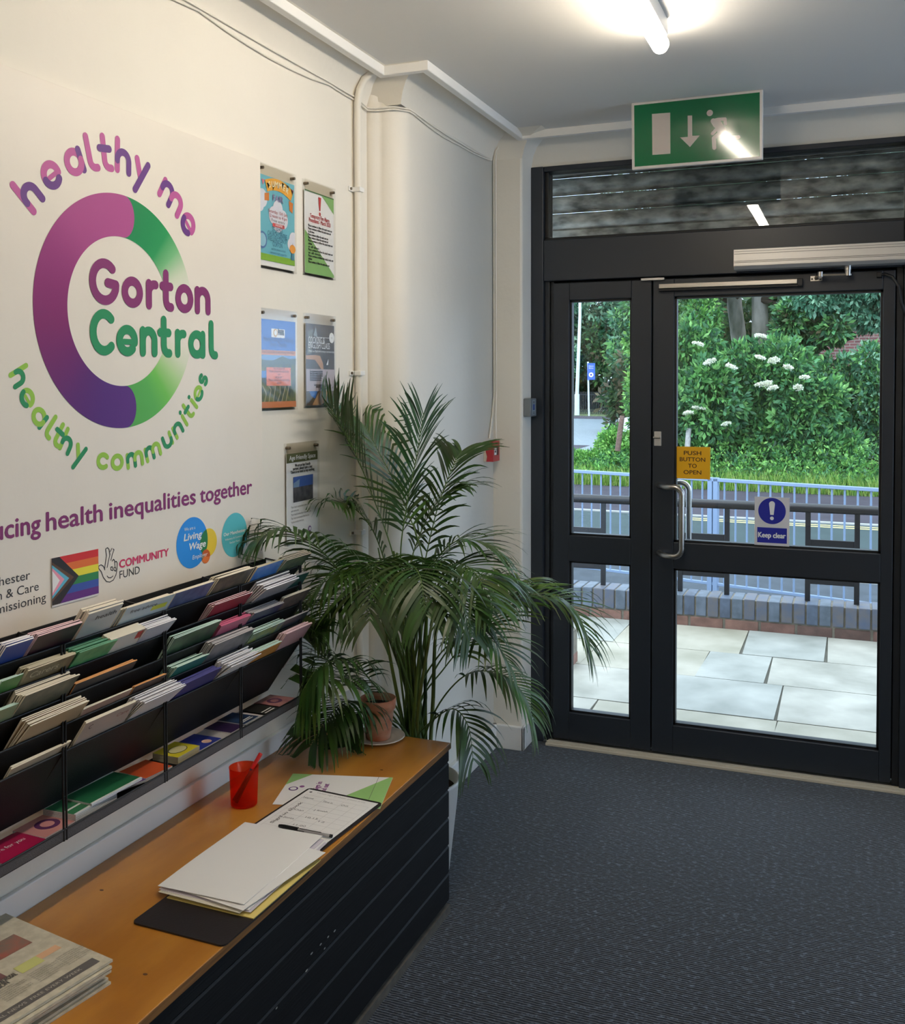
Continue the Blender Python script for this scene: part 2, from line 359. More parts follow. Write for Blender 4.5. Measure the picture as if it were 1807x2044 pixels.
def leaf(num, x0, x1, gx0, gx1, label):
    d = empty('door_%d' % num, ((x0+x1)/2, yf, .02), label=label, kind='structure')
    zb0, zb1, zr0, zr1, zt = .02, .143, .905, 1.016, 1.984
    zt = 1.982
    piece(d, 'stile', x0, gx0, zb0, ZT-.002); piece(d, 'stile', gx1, x1, zb0, ZT-.002)
    piece(d, 'rail', gx0, gx1, zb0, zb1); piece(d, 'rail', gx0, gx1, zt, ZT-.002)
    return d, zb1, zt
def glaze(d, gx0, gx1, zb1, zr0, zr1, zt):
    piece(d, 'rail', gx0, gx1, zr0, zr1)
    g = .009
    for z0, z1 in ((zb1, zr0), (zr1, zt)):
        q = MB()
        fbox(q, gx0, gx0+g, z0, z1, yf+.014, yf+.05, m_gasket); fbox(q, gx1-g, gx1, z0, z1, yf+.014, yf+.05, m_gasket)
        fbox(q, gx0, gx1, z0, z0+g, yf+.014, yf+.05, m_gasket); fbox(q, gx0, gx1, z1-g, z1, yf+.014, yf+.05, m_gasket)
        q.build('glazing_bead', d)
        q = MB(); q.box(gx0+g/2, gx1-g/2, yf+.030, yf+.036, z0+g/2, z1-g/2, m_glass); q.build('pane', d)
def zpx(px, py, Y=yf): return at(px, py, 1, Y).z
dl, zb, zt = leaf(1, XL, XM-.003, -1.170, -.893, 'narrow fixed leaf of the dark grey glazed entrance doors')
glaze(dl, -1.170, -.893, zb, zpx(1200, 1124), zpx(1200, 1072), zt)
dr, zb, zt = leaf(2, XM+.003, XR, -.710, .106, 'wide dark grey glazed entrance door with steel pull handle')
glaze(dr, -.710, .106, zb, zpx(1550, 1149), zpx(1550, 1094), zt)
# meeting stile cover, pull handles inside and out, lock, drip bar
q = MB()
def crank(ys, yo):
    s = 1 if yo < ys else -1
    P = [(-.772, ys, 1.175), (-.755, (ys+yo)/2, 1.176)]
    P += [(-.728, yo, 1.176)] + [(-.70+.035*math.sin(math.radians(a)), yo, 1.142+.035*math.cos(math.radians(a))) for a in range(0, 91, 15)]
    P += [(-.665, yo, .918)] + [(-.70+.035*math.cos(math.radians(a)), yo, .918-.035*math.sin(math.radians(a))) for a in range(15, 91, 15)]
    P += [(-.728, yo, .883), (-.755, (ys+yo)/2, .883), (-.772, ys, .884)]
    return P
q.tube(crank(yf, yf-.062), .0125, m_steel, 14); q.lathe([(0, 0)], (0,0,0), m_steel, 3)
q.build('handle', dr)
q = MB(); q.tube(crank(yf+.07, yf+.132), .0125, m_steel, 14); q.build('handle', dr)
q = MB(); F = Frame((0, yf, 0), (1,0,0), (0,0,1), (0,-1,0)); q.obox(F, -.793, -.762, 1.345, 1.407, 0, .004, m_silver); o = q.build('lock_plate', dr, bevel=.002)
q = MB(); q.obox(F, -.795, -.765, 1.377, 1.386, .004, .018, m_steel); q.build('thumb_turn', o, bevel=.003)
# anti-finger-trap / closer slide bar along the head of the wide leaf
pa, pb = at(1316, 568, 1, 4.27), at(1592, 556, 1, 4.27)
q = MB(); q.box(pa.x, pb.x, 4.262, yf-.004, 2.014, 2.034, m_steel); q.box(pa.x-.004, pb.x+.02, 4.272, yf, 2.004, 2.016, m_black); q.box(pb.x, pb.x+.02, 4.268, yf, 2.008, 2.036, m_black)
q.build('slide_rail', dr, bevel=.002)
pa = at(1280, 556, 1, 4.28); pb = at(1326, 552, 1, 4.28)
q = MB(); q.box(pa.x, pb.x, 4.278, yf+.002, 2.053, 2.062, m_silver); q.build('striker_plate', scr)

q = MB()
for x0, x1, z0, z1 in ((XL-.012, XL+.012, .015, ZT+.01), (XM-.014, XM+.014, .015, ZT+.01), (XR-.012, XR+.03, .015, ZT+.01), (XL, XR, ZT-.012, ZT+.012), (XL, XR, .013, .03)): q.box(x0, x1, yf+.066, yf+.088, z0, z1, m_gasket)
q.build('door_stop', scr)
# door operator with its arm
Yo = 4.20
a0 = at(1465, 498, 1, Yo); zo1 = a0.z; zo0 = at(1465, 532, 1, Yo).z
op = empty('door_operator', (.05, Yo, zo0), 'long silver automatic door operator box with jointed arm above wide door', 'door operator')
q = MB(); xa = a0.x; xb = .40
FY = Frame((xa, Yo, 0), (0,1,0), (0,0,1), (1,0,0))
q.prism(FY, [(0, zo0), (.012, zo0-.012), (yf-.012-Yo, zo0-.012), (yf-.012-Yo, zo1), (0, zo1)], 0, xb-xa, m_silver); q.build('housing', op, bevel=.002)
for zz in (.22, .3, .72, .86):
    q = MB(); z = zo0+(zo1-zo0)*zz; q.box(xa+.002, xb, Yo-.0012, Yo+.001, z-.0008, z+.0008, mat('groove_grey', (120, 116, 112), .5)); q.build('groove', op)
sp = at(1693, 530, 1, 4.25)
q = MB(); q.tube([(sp.x, 4.25, zo0-.01), (sp.x, 4.25, zo0-.028)], .014, m_steel, 16); q.tube([(sp.x, 4.25, zo0-.028), (sp.x, 4.25, zo0-.050)], .012, m_steel, 16); q.build('spindle', op)
jt = at(1638, 540, 1, 4.235)
q = MB(); d = Vector((jt.x-sp.x, -.015, 0)); Fa = Frame((sp.x, 4.25, zo0-.046), d, (0,0,1), d.cross(Vector((0,0,1))))
L = d.length; q.obox(Fa, -.012, L+.01, -.004, .004, -.009, .009, m_steel); q.tube([(jt.x, 4.235, zo0-.052), (jt.x, 4.235, zo0-.032)], .011, m_steel, 14); q.build('arm', op, bevel=.0015)
q = MB(); pl0 = at(1630, 556, 1, yf); q.box(pl0.x-.022, pl0.x+.022, yf-.006, yf, 2.025, 2.045, m_steel); q.tube([(jt.x, 4.24, zo0-.05), (jt.x-.01, 4.27, 2.045), (pl0.x, yf-.004, 2.036)], .009, m_steel, 8)
for s in (-.016, .016): q.tube([(pl0.x+s, yf-.008, 2.033), (pl0.x+s, yf-.004, 2.033)], .004, m_black, 8)
q.build('foot_bracket', op)
# door loop cable
pc = at(1757, 548, 1, 4.28)
cb = empty('door_loop_cable', (pc.x, 4.28, 1.95), 'black loop cable curving down at the right edge of the wide door', 'cable')
q = MB(); q.tube([(pc.x-.004, 4.296, pc.z), (pc.x+.02, 4.27, pc.z), (pc.x+.045, 4.262, pc.z-.012), (pc.x+.066, 4.258, pc.z-.05), (pc.x+.076, 4.257, pc.z-.11), (pc.x+.10, 4.265, pc.z-.19), (pc.x+.13, 4.283, pc.z-.23)], .006, m_black, 8); q.build('cable', cb)
q = MB(); q.box(pc.x-.012, pc.x+.008, 4.28, 4.30, pc.z-.011, pc.z+.011, m_black); q.build('end_box', cb, bevel=.003)

# ------------------------------------------------------------------ ceiling lights
def lamp(x, y0, y1, label, strength):
    l = empty('batten_light', (x, (y0+y1)/2, CEIL-.1), label, 'ceiling light', 'tube lights on the ceiling')
    q = MB(); q.box(x-.028, x+.028, y0+.03, y1-.05, CEIL-.05, CEIL, m_trim); q.build('body', l, bevel=.004)
    q = MB(); pr = [(math.cos(a)*.026, CEIL-.062+.028*math.sin(a)) for a in [math.radians(t) for t in range(0, 360, 20)]]
    FX = Frame((x, 0, 0), (1,0,0), (0,0,1), (0,-1,0)); ml = emit('lit_diffuser', LAMP_COLOR, strength)
    ys = [y0, y0+.006, y0+.018, y1-.018, y1-.006, y1]; sc = [.55, .85, 1, 1, .85, .55]
    vs = []; k = len(pr)
    for yy, s in zip(ys, sc): vs += [(x+u*s, yy, (CEIL-.062)+(v-(CEIL-.062))*s) for u, v in pr]
    q.add(vs, [(i*k+j, i*k+(j+1)%k, (i+1)*k+(j+1)%k, (i+1)*k+j) for i in range(5) for j in range(k)], ml, True)
    q.add(vs, [tuple(range(k)), tuple(5*k+j for j in range(k))[::-1]], ml); q.build('diffuser', l)
    return l
lamp(-.545, 1.50, 3.05, 'lit white tube light on the ceiling, near the exit sign', LAMP_STRENGTH)
lamp(-.545, -1.6, -.05, 'lit white tube light further back on the ceiling', LAMP_STRENGTH)
# ------------------------------------------------------------------ printed logo board on the left wall
def ink(name, col, rough=.5): return mat('print_'+name, col, rough)
BX = -1.586
FB = Frame((BX, 0, 0), (0,1,0), (0,0,1))            # u = y, v = z, n = out of the wall
board = empty('logo_board', (BX, 1.4, 1.0), 'large white printed wall board with purple and green ring logo', 'wall board')
m_board = mat('board_vinyl', (232, 224, 212), .42, bump=.1, bscale=22, var=.03, vscale=6)
q = MB(); q.box(WALLX+.0005, BX, .30, 2.473, .98, 2.258, m_board); q.build('panel', board, bevel=.0015)
N0 = .0006
RC, RO, RI = (1.879, 1.786), .2715, .1735
def ramp(cols, t):
    t = max(0, min(.9999, t))*(len(cols)-1); i = int(t); f = t-i
    a, b = lin(cols[i]), lin(cols[i+1]); return tuple(a[k]*(1-f)+b[k]*f for k in range(3))
m_ring = vcol('printed_gradient', .4)
def sector(q, a0, a1, cols, n, k=60):
    for i in range(k):
        t0, t1 = i/k, (i+1)/k; A0, A1 = math.radians(a0+(a1-a0)*t0), math.radians(a0+(a1-a0)*t1)
        c0, c1 = ramp(cols, t0), ramp(cols, t1)
        P = [(RI,A0),(RO,A0),(RO,A1),(RI,A1)]; C = [c0,c0,c1,c1]
        if a1 > a0: pass
        q.add([FB(RC[0]+r*math.cos(a), RC[1]+r*math.sin(a), n) for r, a in P], [(0,1,2,3)], m_ring, col=C)
q = MB()
W_ = (232, 226, 214)
sector(q, 87, 14, [(38,138,88),(36,136,84),(38,140,86),(46,150,90),(120,185,130),(205,215,190),W_], N0)
q.build('green_ring', board, label='upper green arc fading to white'); q = MB()
sector(q, -87, -14, [(84,165,80),(84,168,80),(88,172,82),(110,190,80),(170,208,140),(215,220,195),W_], N0)
q.build('green_ring', board, label='lower light green arc fading to white')
q = MB()
cols = [(172,82,142),(170,80,140),(165,76,136),(150,62,124),(138,50,112),(128,44,104),(112,40,106),(92,40,112),(84,42,120),(88,44,124)]
sector(q, 87, 273, cols, N0+.0003, 100)
for a, c in ((87, cols[0]), (-87, cols[-1])):
    A = math.radians(a); s = 1 if a > 0 else -1; rm = (RO+RI)/2; hw = (RO-RI)/2; P = []
    for i in range(17):
        b = math.radians(-90+180*i/16); r_ = rm+hw*math.sin(b); off = .036*math.cos(b)
        P.append((RC[0]+r_*math.cos(A)+off*math.sin(A)*s, RC[1]+r_*math.sin(A)-off*math.cos(A)*s))
    q.flat(FB, P, N0+.0003, m_ring, col=lin(c))
q.build('purple_ring', board)
# rounded stroke alphabet: x-height 1, each stroke = (points, ink index)
S_ = .14
def hook(x, top): return [(x, top), (x, .42)] + arc(x+.26, .40, .26, 180, 270, 6) + [(x+.34, S_)]
GL = {
 'h': (.92, [([(S_, S_), (S_, 1.27)], 0), ([(S_, .5)]+arc(.46, .54, .32, 180, 0, 12)+[(.78, S_)], 1)]),
 'n': (.92, [([(S_, S_), (S_, .86)], 0), ([(S_, .5)]+arc(.46, .54, .32, 180, 0, 12)+[(.78, S_)], 1)]),
 'u': (.92, [([(.78, S_), (.78, .86)], 0), ([(S_, .86)]+arc(.46, .46, .32, 180, 360, 12), 1)]),
 'e': (1.0, [(arc(.5, .5, .36, -8, 185, 14), 0), ([(.34, .46), (.80, .46)], 0, .62), (arc(.5, .5, .36, 185, 315, 10), 1)]),
 'a': (1.0, [(arc(.48, .5, .36, 0, 360, 22), 0), ([(.84, .86), (.84, S_)], 1)]),
 'l': (.6, [(hook(S_+.03, 1.27), 0)]),
 't': (.74, [(hook(.28, 1.27), 0), ([(.06, .84), (.58, .84)], 1)]),
 'y': (.92, [([(S_, .86), (.46, .22)], 0), ([(.80, .86), (.26, -.36)], 1)]),
 'm': (1.58, [([(S_, S_), (S_, .86)], 0), ([(S_, .5)]+arc(.465, .55, .325, 180, 0, 10, .31)+[(.79, S_)], 1), ([(.79, .5)]+arc(1.115, .55, .325, 180, 0, 10, .31)+[(1.44, S_)], 0)]),
 'c': (.9, [(arc(.5, .5, .36, 45, 315, 16), 0)]),
 'o': (1.0, [(arc(.5, .5, .36, 0, 360, 22), 0)]),
 'i': (.28, [([(S_, S_), (S_, .86)], 0), ([(S_, 1.17), (S_, 1.18)], 1)]),
 's': (.75, [(arc(.37, .67, .20, 40, 250, 10, .19)+arc(.37, .32, .21, 90, -140, 10, .19), 1)]),
 'r': (.62, [([(S_, S_), (S_, .86)], 0), ([(S_, .5)]+arc(.42, .56, .28, 180, 80, 8), 0)]),
 'G': (1.25, [(arc(.62, .72, .52, 48, 340, 22, .58)+[(1.12, .66), (.76, .70)], 0)]),
 'C': (1.1, [(arc(.62, .72, .50, 48, 312, 20, .58), 0)]),
}
def glyph(q, ch, fn, inks, n, t=.28, sx=1.):
    w, st = GL[ch]
    for j, (pts, k, *f_) in enumerate(st): q_pts = [fn((x-w/2)*sx, y) for x, y in pts]; q.stroke(FB, q_pts, fn.s*t*(f_[0] if f_ else 1), n+j*1e-4, inks[k])
class Place:
    def __init__(s, cx, cy, ang, sc): s.c, s.a, s.s = (cx, cy), ang, sc
    def __call__(s, x, y): ca, sa = math.cos(s.a), math.sin(s.a); x *= s.s; y *= s.s; return (s.c[0]+x*ca-y*sa, s.c[1]+x*sa+y*ca)
pk, pu = ink('pink', (182, 84, 148)), ink('violet', (98, 48, 128)); lm, gn = ink('lime', (146, 192, 66)), ink('green', (34, 136, 84))
q = MB()
for ch, a in zip('healthyme', (140.9, 127.9, 114.7, 105.2, 97.6, 88.2, 77.6, 57.6, 43.2)):
    A = math.radians(a); glyph(q, ch, Place(RC[0]+.3185*math.cos(A), RC[1]+.3185*math.sin(A), A-math.pi/2, .0615), (pk, pu), N0)
q.build('arched_lettering', board, label='pink and violet arched words healthy me')
q = MB()
for ch, a in zip('healthycommunities', (-153.7,-145.8,-137.3,-130.6,-126.0,-121.2,-113.6,-101.4,-93.3,-83.3,-72.2,-62.2,-54.2,-48.4,-43.9,-38.9,-33.6,-26.8)):
    A = math.radians(a); glyph(q, ch, Place(RC[0]+.371*math.cos(A), RC[1]+.371*math.sin(A), A+math.pi/2, .0405), (lm, gn), N0, .28, {'m': .97, 'l': 1., 't': .95, 'h': 1., 'i': 1., 'y': 1.}.get(ch, 1.12))
q.build('arched_lettering', board, label='lime and green arched words healthy communities')
gp, cg = ink('plum', (128, 42, 104)), ink('emerald', (34, 136, 86))
q = MB()
for ch, l, r in (('G',1.776,1.870),('o',1.880,1.954),('r',1.966,2.013),('t',2.024,2.069),('o',2.079,2.151),('n',2.159,2.225)):
    w = GL[ch][0]; glyph(q, ch, Place((l+r)/2, 1.798, 0, .0725), (gp, gp), N0+.0007, .30, (r-l)/(w*.0725))
q.build('lettering', board, label='plum word Gorton')
q = MB()
for ch, l, r in (('C',1.775,1.853),('e',1.860,1.934),('n',1.943,2.005),('t',2.014,2.060),('r',2.075,2.122),('a',2.131,2.202),('l',2.218,2.252)):
    w = GL[ch][0]; glyph(q, ch, Place((l+r)/2, 1.683, 0, .0725), (cg, cg), N0+.0007, .30, (r-l)/(w*.0725))
q.build('lettering', board, label='green word Central')
q = MB()
for w_, l, r in (('Reducing', 1.400, 1.620), ('health', 1.637, 1.807), ('inequalities', 1.831, 2.154), ('together', 2.174, 2.416)):
    q.text(FB, l, 1.306, w_, .0405, N0, gp, w=r-l, bold=.018)
q.build('lettering', board)
dk = ink('charcoal', (52, 50, 52))
q = MB()
for w_, r, z, w in (('Manchester', 1.590, 1.213, .150), ('Health & Care', 1.613, 1.185, .175), ('Commissioning', 1.633, 1.158, .198)):
    q.text(FB, r, z, w_, .0185, N0, dk, w=w, align='r')
q.build('lettering', board)
cr_, wh = ink('crimson', (205, 48, 96)), ink('white', (238, 238, 236))
q = MB(); q.text(FB, 1.862, 1.188, 'COMMUNITY', .0185, N0, cr_, w=.180, bold=.03); q.build('lettering', board, label='crimson word COMMUNITY'); q = MB(); q.text(FB, 1.862, 1.163, 'FUND', .0185, N0, dk, w=.071); q.build('lettering', board, label='dark word FUND'); q = MB()
def hp(*pts): return [tuple(at(x*.28777, 980+y*.28777, 0, BX)[1:]) for x, y in pts]
for P in (hp((737,400),(745,393),(755,405),(762,440),(752,480),(742,530)), hp((732,402),(738,450),(730,500),(724,545)), hp((784,402),(790,408),(778,440),(768,480)), hp((775,398),(764,420)),
          hp((726,548),(716,522),(700,512),(682,522),(684,538),(702,560),(716,600),(738,628),(760,632),(785,618),(804,580),(811,540),(812,500),(806,488),(798,492)), hp((778,486),(786,474),(794,482),(796,520)),
          hp((742,590),(752,602),(768,602),(782,590)), hp((768,545),(768,528),(778,526),(781,540),(781,552),(768,548)), hp((790,548),(790,530),(800,528),(804,542),(802,556),(790,550))):
    q.stroke(FB, P, .0022, N0, dk)
q.build('community_fund_emblem', board)
def lens(c1, r1, c2, r2):
    P = []
    for (cx, cy), r, (ox, oy), ro in ((c1, r1, c2, r2), (c2, r2, c1, r1)):
        for i in range(90):
            a = 2*math.pi*i/90; x, y = cx+r*math.cos(a), cy+r*math.sin(a)
            if math.hypot(x-ox, y-oy) <= ro+1e-6: P.append((x, y))
    mx_, my_ = sum(p[0] for p in P)/len(P), sum(p[1] for p in P)/len(P)
    return sorted(P, key=lambda p: math.atan2(p[1]-my_, p[0]-mx_))
b1, y1, o1 = ((2.139, 1.206), .066), ((2.2085, 1.196), .0375), ((2.196, 1.161), .0185)
q = MB(); q.disc(FB, *b1[0], b1[1], N0, ink('azure', (38, 140, 226)), 48); q.disc(FB, *y1[0], y1[1], N0+.0001, ink('yellow', (232, 200, 56)), 36); q.disc(FB, *o1[0], o1[1], N0+.0002, ink('orange', (228, 122, 56)), 28)
q.flat(FB, lens(*b1, *y1), N0+.0003, ink('leaf', (38, 122, 72))); q.flat(FB, lens(*b1, *o1), N0+.0004, ink('umber', (92, 80, 60))); q.flat(FB, lens(*y1, *o1), N0+.0005, ink('rust', (200, 92, 40)))
q.text(FB, 2.128, 1.240, 'We are a', .009, N0+.0007, wh, w=.046, align='c'); q.text(FB, 2.140, 1.215, 'Living', .018, N0+.0007, wh, w=.074, align='c', bold=.02, shear=.2)
q.text(FB, 2.158, 1.188, 'Wage', .018, N0+.0007, wh, w=.072, align='c', bold=.02, shear=.2); q.text(FB, 2.170, 1.162, 'Employer', .011, N0+.0007, wh, w=.064, align='c', shear=.2)
q.build('living_wage_emblem', board)
q = MB(); q.disc(FB, 2.3295, 1.199, .061, N0, ink('teal', (86, 186, 196)), 48); q.text(FB, 2.3295, 1.202, 'Our Manchester', .009, N0+.0003, wh, w=.104, align='c', bold=.02)
q.text(FB, 2.3295, 1.189, 'Voluntary & Community', .0055, N0+.0003, wh, w=.092, align='c'); q.text(FB, 2.3295, 1.178, 'Sector Fund', .0055, N0+.0003, wh, w=.05, align='c')
q.build('our_manchester_emblem', board)
# pride flag card stuck on the board
FFl = Frame((BX+.001, 1.648, 1.145), (0,1,-.01), (0,0,1)); w, h = .142, .101
fl = empty('flag_card', (BX+.002, 1.72, 1.145), 'small rainbow progress pride flag card stuck on the white board', 'flag')
q = MB(); q.obox(FFl, 0, w, -.004, h, 0, .0012, mat('card_white', (225, 222, 222), .5)); q.build('card', fl)
q = MB(); nn = .0016
for i, c in enumerate([(98,44,128),(56,82,164),(44,128,74),(232,220,60),(224,112,50),(206,42,44)]): q.rect(FFl, 0, w, h*i/6, h*(i+1)/6, nn, ink('stripe%s' % 'abcdef'[i], c))
q.build('stripe_print', fl)
q = MB()
for i, (t0, c) in enumerate([(.56, (40,34,34)), (.455, (92,62,42)), (.35, (94,178,204)), (.25, (232,150,172)), (.15, (236,234,234))]):
    q.flat(FFl, [(0, 0), (0, 0)] and [(0, h*(.0 if i == 0 else .06*i+.02)), (w*t0*.92 if 0 else w*t0, h/2), (0, h*(1 if i == 0 else 1-.06*i-.02))] if i else [(0, 0), (w*.16, 0), (w*.56, h/2), (w*.16, h), (0, h)], nn+.0003*(i+1), ink('chevron%s' % 'abcde'[i], c))
q.build('chevron_print', fl)

# ------------------------------------------------------------------ posters in clear holders
m_acr = glass('clear_acrylic', (.985, .985, .98), .12, .15); m_paper = mat('white_paper', (236, 234, 232), .55); m_txt = ink('grey_text', (96, 92, 92)); m_screw = mat('screw_brass', (120, 108, 92), .35, .8)
def poster(px0, py0, px1, py1, draw, label, tilt=0):
    a, b = at(px0, py0, 0, BX), at(px1, py1, 0, BX); y0, y1, z0, z1 = a.y, b.y, b.z, a.z
    p = empty('poster', (WALLX, (y0+y1)/2, z0), label, 'poster', None)
    F = Frame((WALLX, y0, z0), (0, 1, tilt), (0, -tilt, 1)); W, Hh = y1-y0, z1-z0; G = lambda u, v, n=0: None
    q = MB(); q.obox(F, 0, W, 0, Hh, .001, .004, m_acr); q.obox(F, 0, W, 0, Hh, .0105, .0125, m_acr); q.obox(F, 0, W, 0, .004, .001, .0125, m_acr); q.build('holder', p)
    q = MB(); Fs = Frame(F(.006, .008, .005), F.u, F.v); w, h = W-.010, Hh-.040
    q.obox(Fs, 0, w, 0, h, 0, .001, m_paper); s = q.build('sheet', p)
    q = MB(); Fs.n = Fs.n*4; draw(q, Fs, w, h, .0005); q.build('print', s)
    for u in (.014, W-.014):
        q = MB(); q.tube([F(u, Hh-.014, .0), F(u, Hh-.014, .015)], .0045, m_screw, 10); q.build('screw', p)
    return p
def lines(q, F, u, v, w, n, rows, m, dv=.013, h=.006, align='l', k=3):
    words = ['and the', 'community health', 'please contact', 'support for', 'local groups', 'every week at', 'in the hall']
    for i in range(rows): q.text(F, u if align == 'l' else u, v-i*dv, ' '.join(words[(i+j*2) % 7] for j in range(k)), h, n, m, w=w*(.75+.25*((i*37) % 5)/4), align=align)
def d1(q, F, w, h, n):
    q.rect(F, 0, w, h*.06, h, n, ink('sky', (112, 184, 200))); q.rect(F, 0, w, h*.06, h*.135, n+.0001, ink('grass', (132, 178, 58)))
    cl = ink('cloud', (222, 222, 232))
    for u, v, r, s in ((.06, .74, .14, 1), (.0, .66, .10, 1), (.5, .66, .14, 1), (.38, .58, .14, 1), (.64, .56, .15, 1), (.5, .52, .16, 1), (.95, .36, .12, 1), (.88, .30, .10, 1)):
        uu = max(0, min(1, u)); q.flat(F, [(max(0, min(w, w*uu+w*r*math.cos(t))), h*v+w*r*1.0*math.sin(t)) for t in [math.radians(x*15) for x in range(24)]], n+.0002+u*.00004+v*.0001, cl)
    rb = ink('ribbon', (232, 168, 58)); P0 = arc(w*.5, h*.28, w*.98, 112, 62, 14); P1 = arc(w*.5, h*.28, w*.80, 62, 112, 14); q.flat(F, P0+P1, n+.0004, rb)
    q.flat(F, [(w*.12, h*.80), (w*.25, h*.82), (w*.25, h*.73), (w*.12, h*.72)], n+.0003, ink('ribbon_tail', (214, 128, 56))); q.flat(F, [(w*.82, h*.80), (w*.95, h*.78), (w*.93, h*.66), (w*.84, h*.69)], n+.0003, ink('ribbon_tail', (1,1,1)))
    for i, (a, ch) in enumerate(zip((106, 99.5, 93, 86, 79, 72.5), 'SUMMER')):
        A = math.radians(a); q.text(F, w*.5+w*.85*math.cos(A), h*.28+w*.85*math.sin(A), ch, .017, n+.0006, ink('cream', (250, 240, 200)), align='c', bold=.02, ang=A-math.pi/2)
    q.text(F, w*.5, h*.745, 'FAIR', .018, n+.0005, ink('mauve', (140, 130, 170)), align='c', bold=.02, w=w*.3)
    for i in range(7): u = w*(.04+.14*i); v = h*(.95-.03*math.sin(i*1.1)); q.flat(F, [(u, v), (u+w*.09, v-.002), (u+w*.04, v-.018)][::-1], n+.0004, ink(('flag_r', 'flag_g', 'flag_y')[i % 3], ((200, 120, 140), (110, 180, 110), (236, 190, 90))[i % 3]))
    rd = ink('brick', (176, 84, 92)); q.text(F, w*.5, h*.605, 'Saturday 15th July', .0095, n+.0005, rd, w=w*.56, align='c'); q.text(F, w*.5, h*.555, '12 noon to 4 pm', .0095, n+.0005, rd, w=w*.52, align='c'); q.text(F, w*.5, h*.508, 'Free entry', .009, n+.0005, m_txt, w=w*.38, align='c')
    q.rect(F, w*.34, w*.68, h*.455, h*.495, n+.0005, ink('tag', (206, 84, 84))); q.text(F, w*.51, h*.466, 'welcome', .009, n+.0007, wh, w=w*.2, align='c')
    db = ink('navy', (54, 100, 130))
    for i, s in enumerate(('ST JAMES', 'CHURCH CENTRE', 'WELLINGTON ST', 'GORTON')): q.text(F, w*.47, h*(.40-.056*i), s, .014, n+.0006, db, w=w*(.3, .56, .56, .28)[i], align='c')
    lines(q, F, w*.5, h*.19, w*.55, n+.0006, 2, db, .011, .007, 'c', 2)
    q.disc(F, w*.05, h*.28, w*.13, n+.0004, ink('wheel', (88, 120, 170)), 24); q.disc(F, w*.05, h*.28, w*.10, n+.0005, ink('sky2', (150, 196, 214)), 24)
    q.disc(F, w*.92, h*.25, w*.07, n+.0005, ink('ride', (236, 160, 70)), 16, ru=w*.09); q.flat(F, [(w*.87, h*.12), (w*.97, h*.12), (w*.93, h*.33)], n+.0004, ink('ride_b', (80, 130, 150)))
def d2(q, F, w, h, n):
    g = ink('notice_green', (138, 184, 110)); q.rect(F, 0, w, h*.985, h, n+.0001, ink('notice_dark', (84, 120, 78)))
    q.flat(F, [(w*.55, h), (w, h*.80), (w, h)], n, g); q.flat(F, [(0, 0), (w, 0), (w, h*.03), (0, h*.52)], n, g)
    rd = ink('alert_red', (196, 66, 66)); q.flat(F, [(w*.455, h*.955), (w*.55, h*.955), (w*.52, h*.79), (w*.485, h*.79)], n+.0002, rd); q.disc(F, w*.502, h*.75, w*.032, n+.0002, rd, 16)
    q.text(F, w*.5, h*.68, 'Temporary Fire Alarm', .013, n+.0002, rd, w=w*.66, align='c', bold=.01); q.text(F, w*.5, h*.625, 'Procedures - March 2023', .013, n+.0002, rd, w=w*.74, align='c', bold=.01)
    bk = ink('ink_black', (58, 54, 54))
    for i, ww in enumerate((.82, .78, .2, .68, .68, .84, .12, .36, .84, .42, .86, .12, .72)): q.text(F, w*.1, h*(.565-.0365*i), 'Please continue to follow the usual route out' if ww > .5 else 'at all times', .0075, n+.0003, bk, w=w*ww, bold=.01)
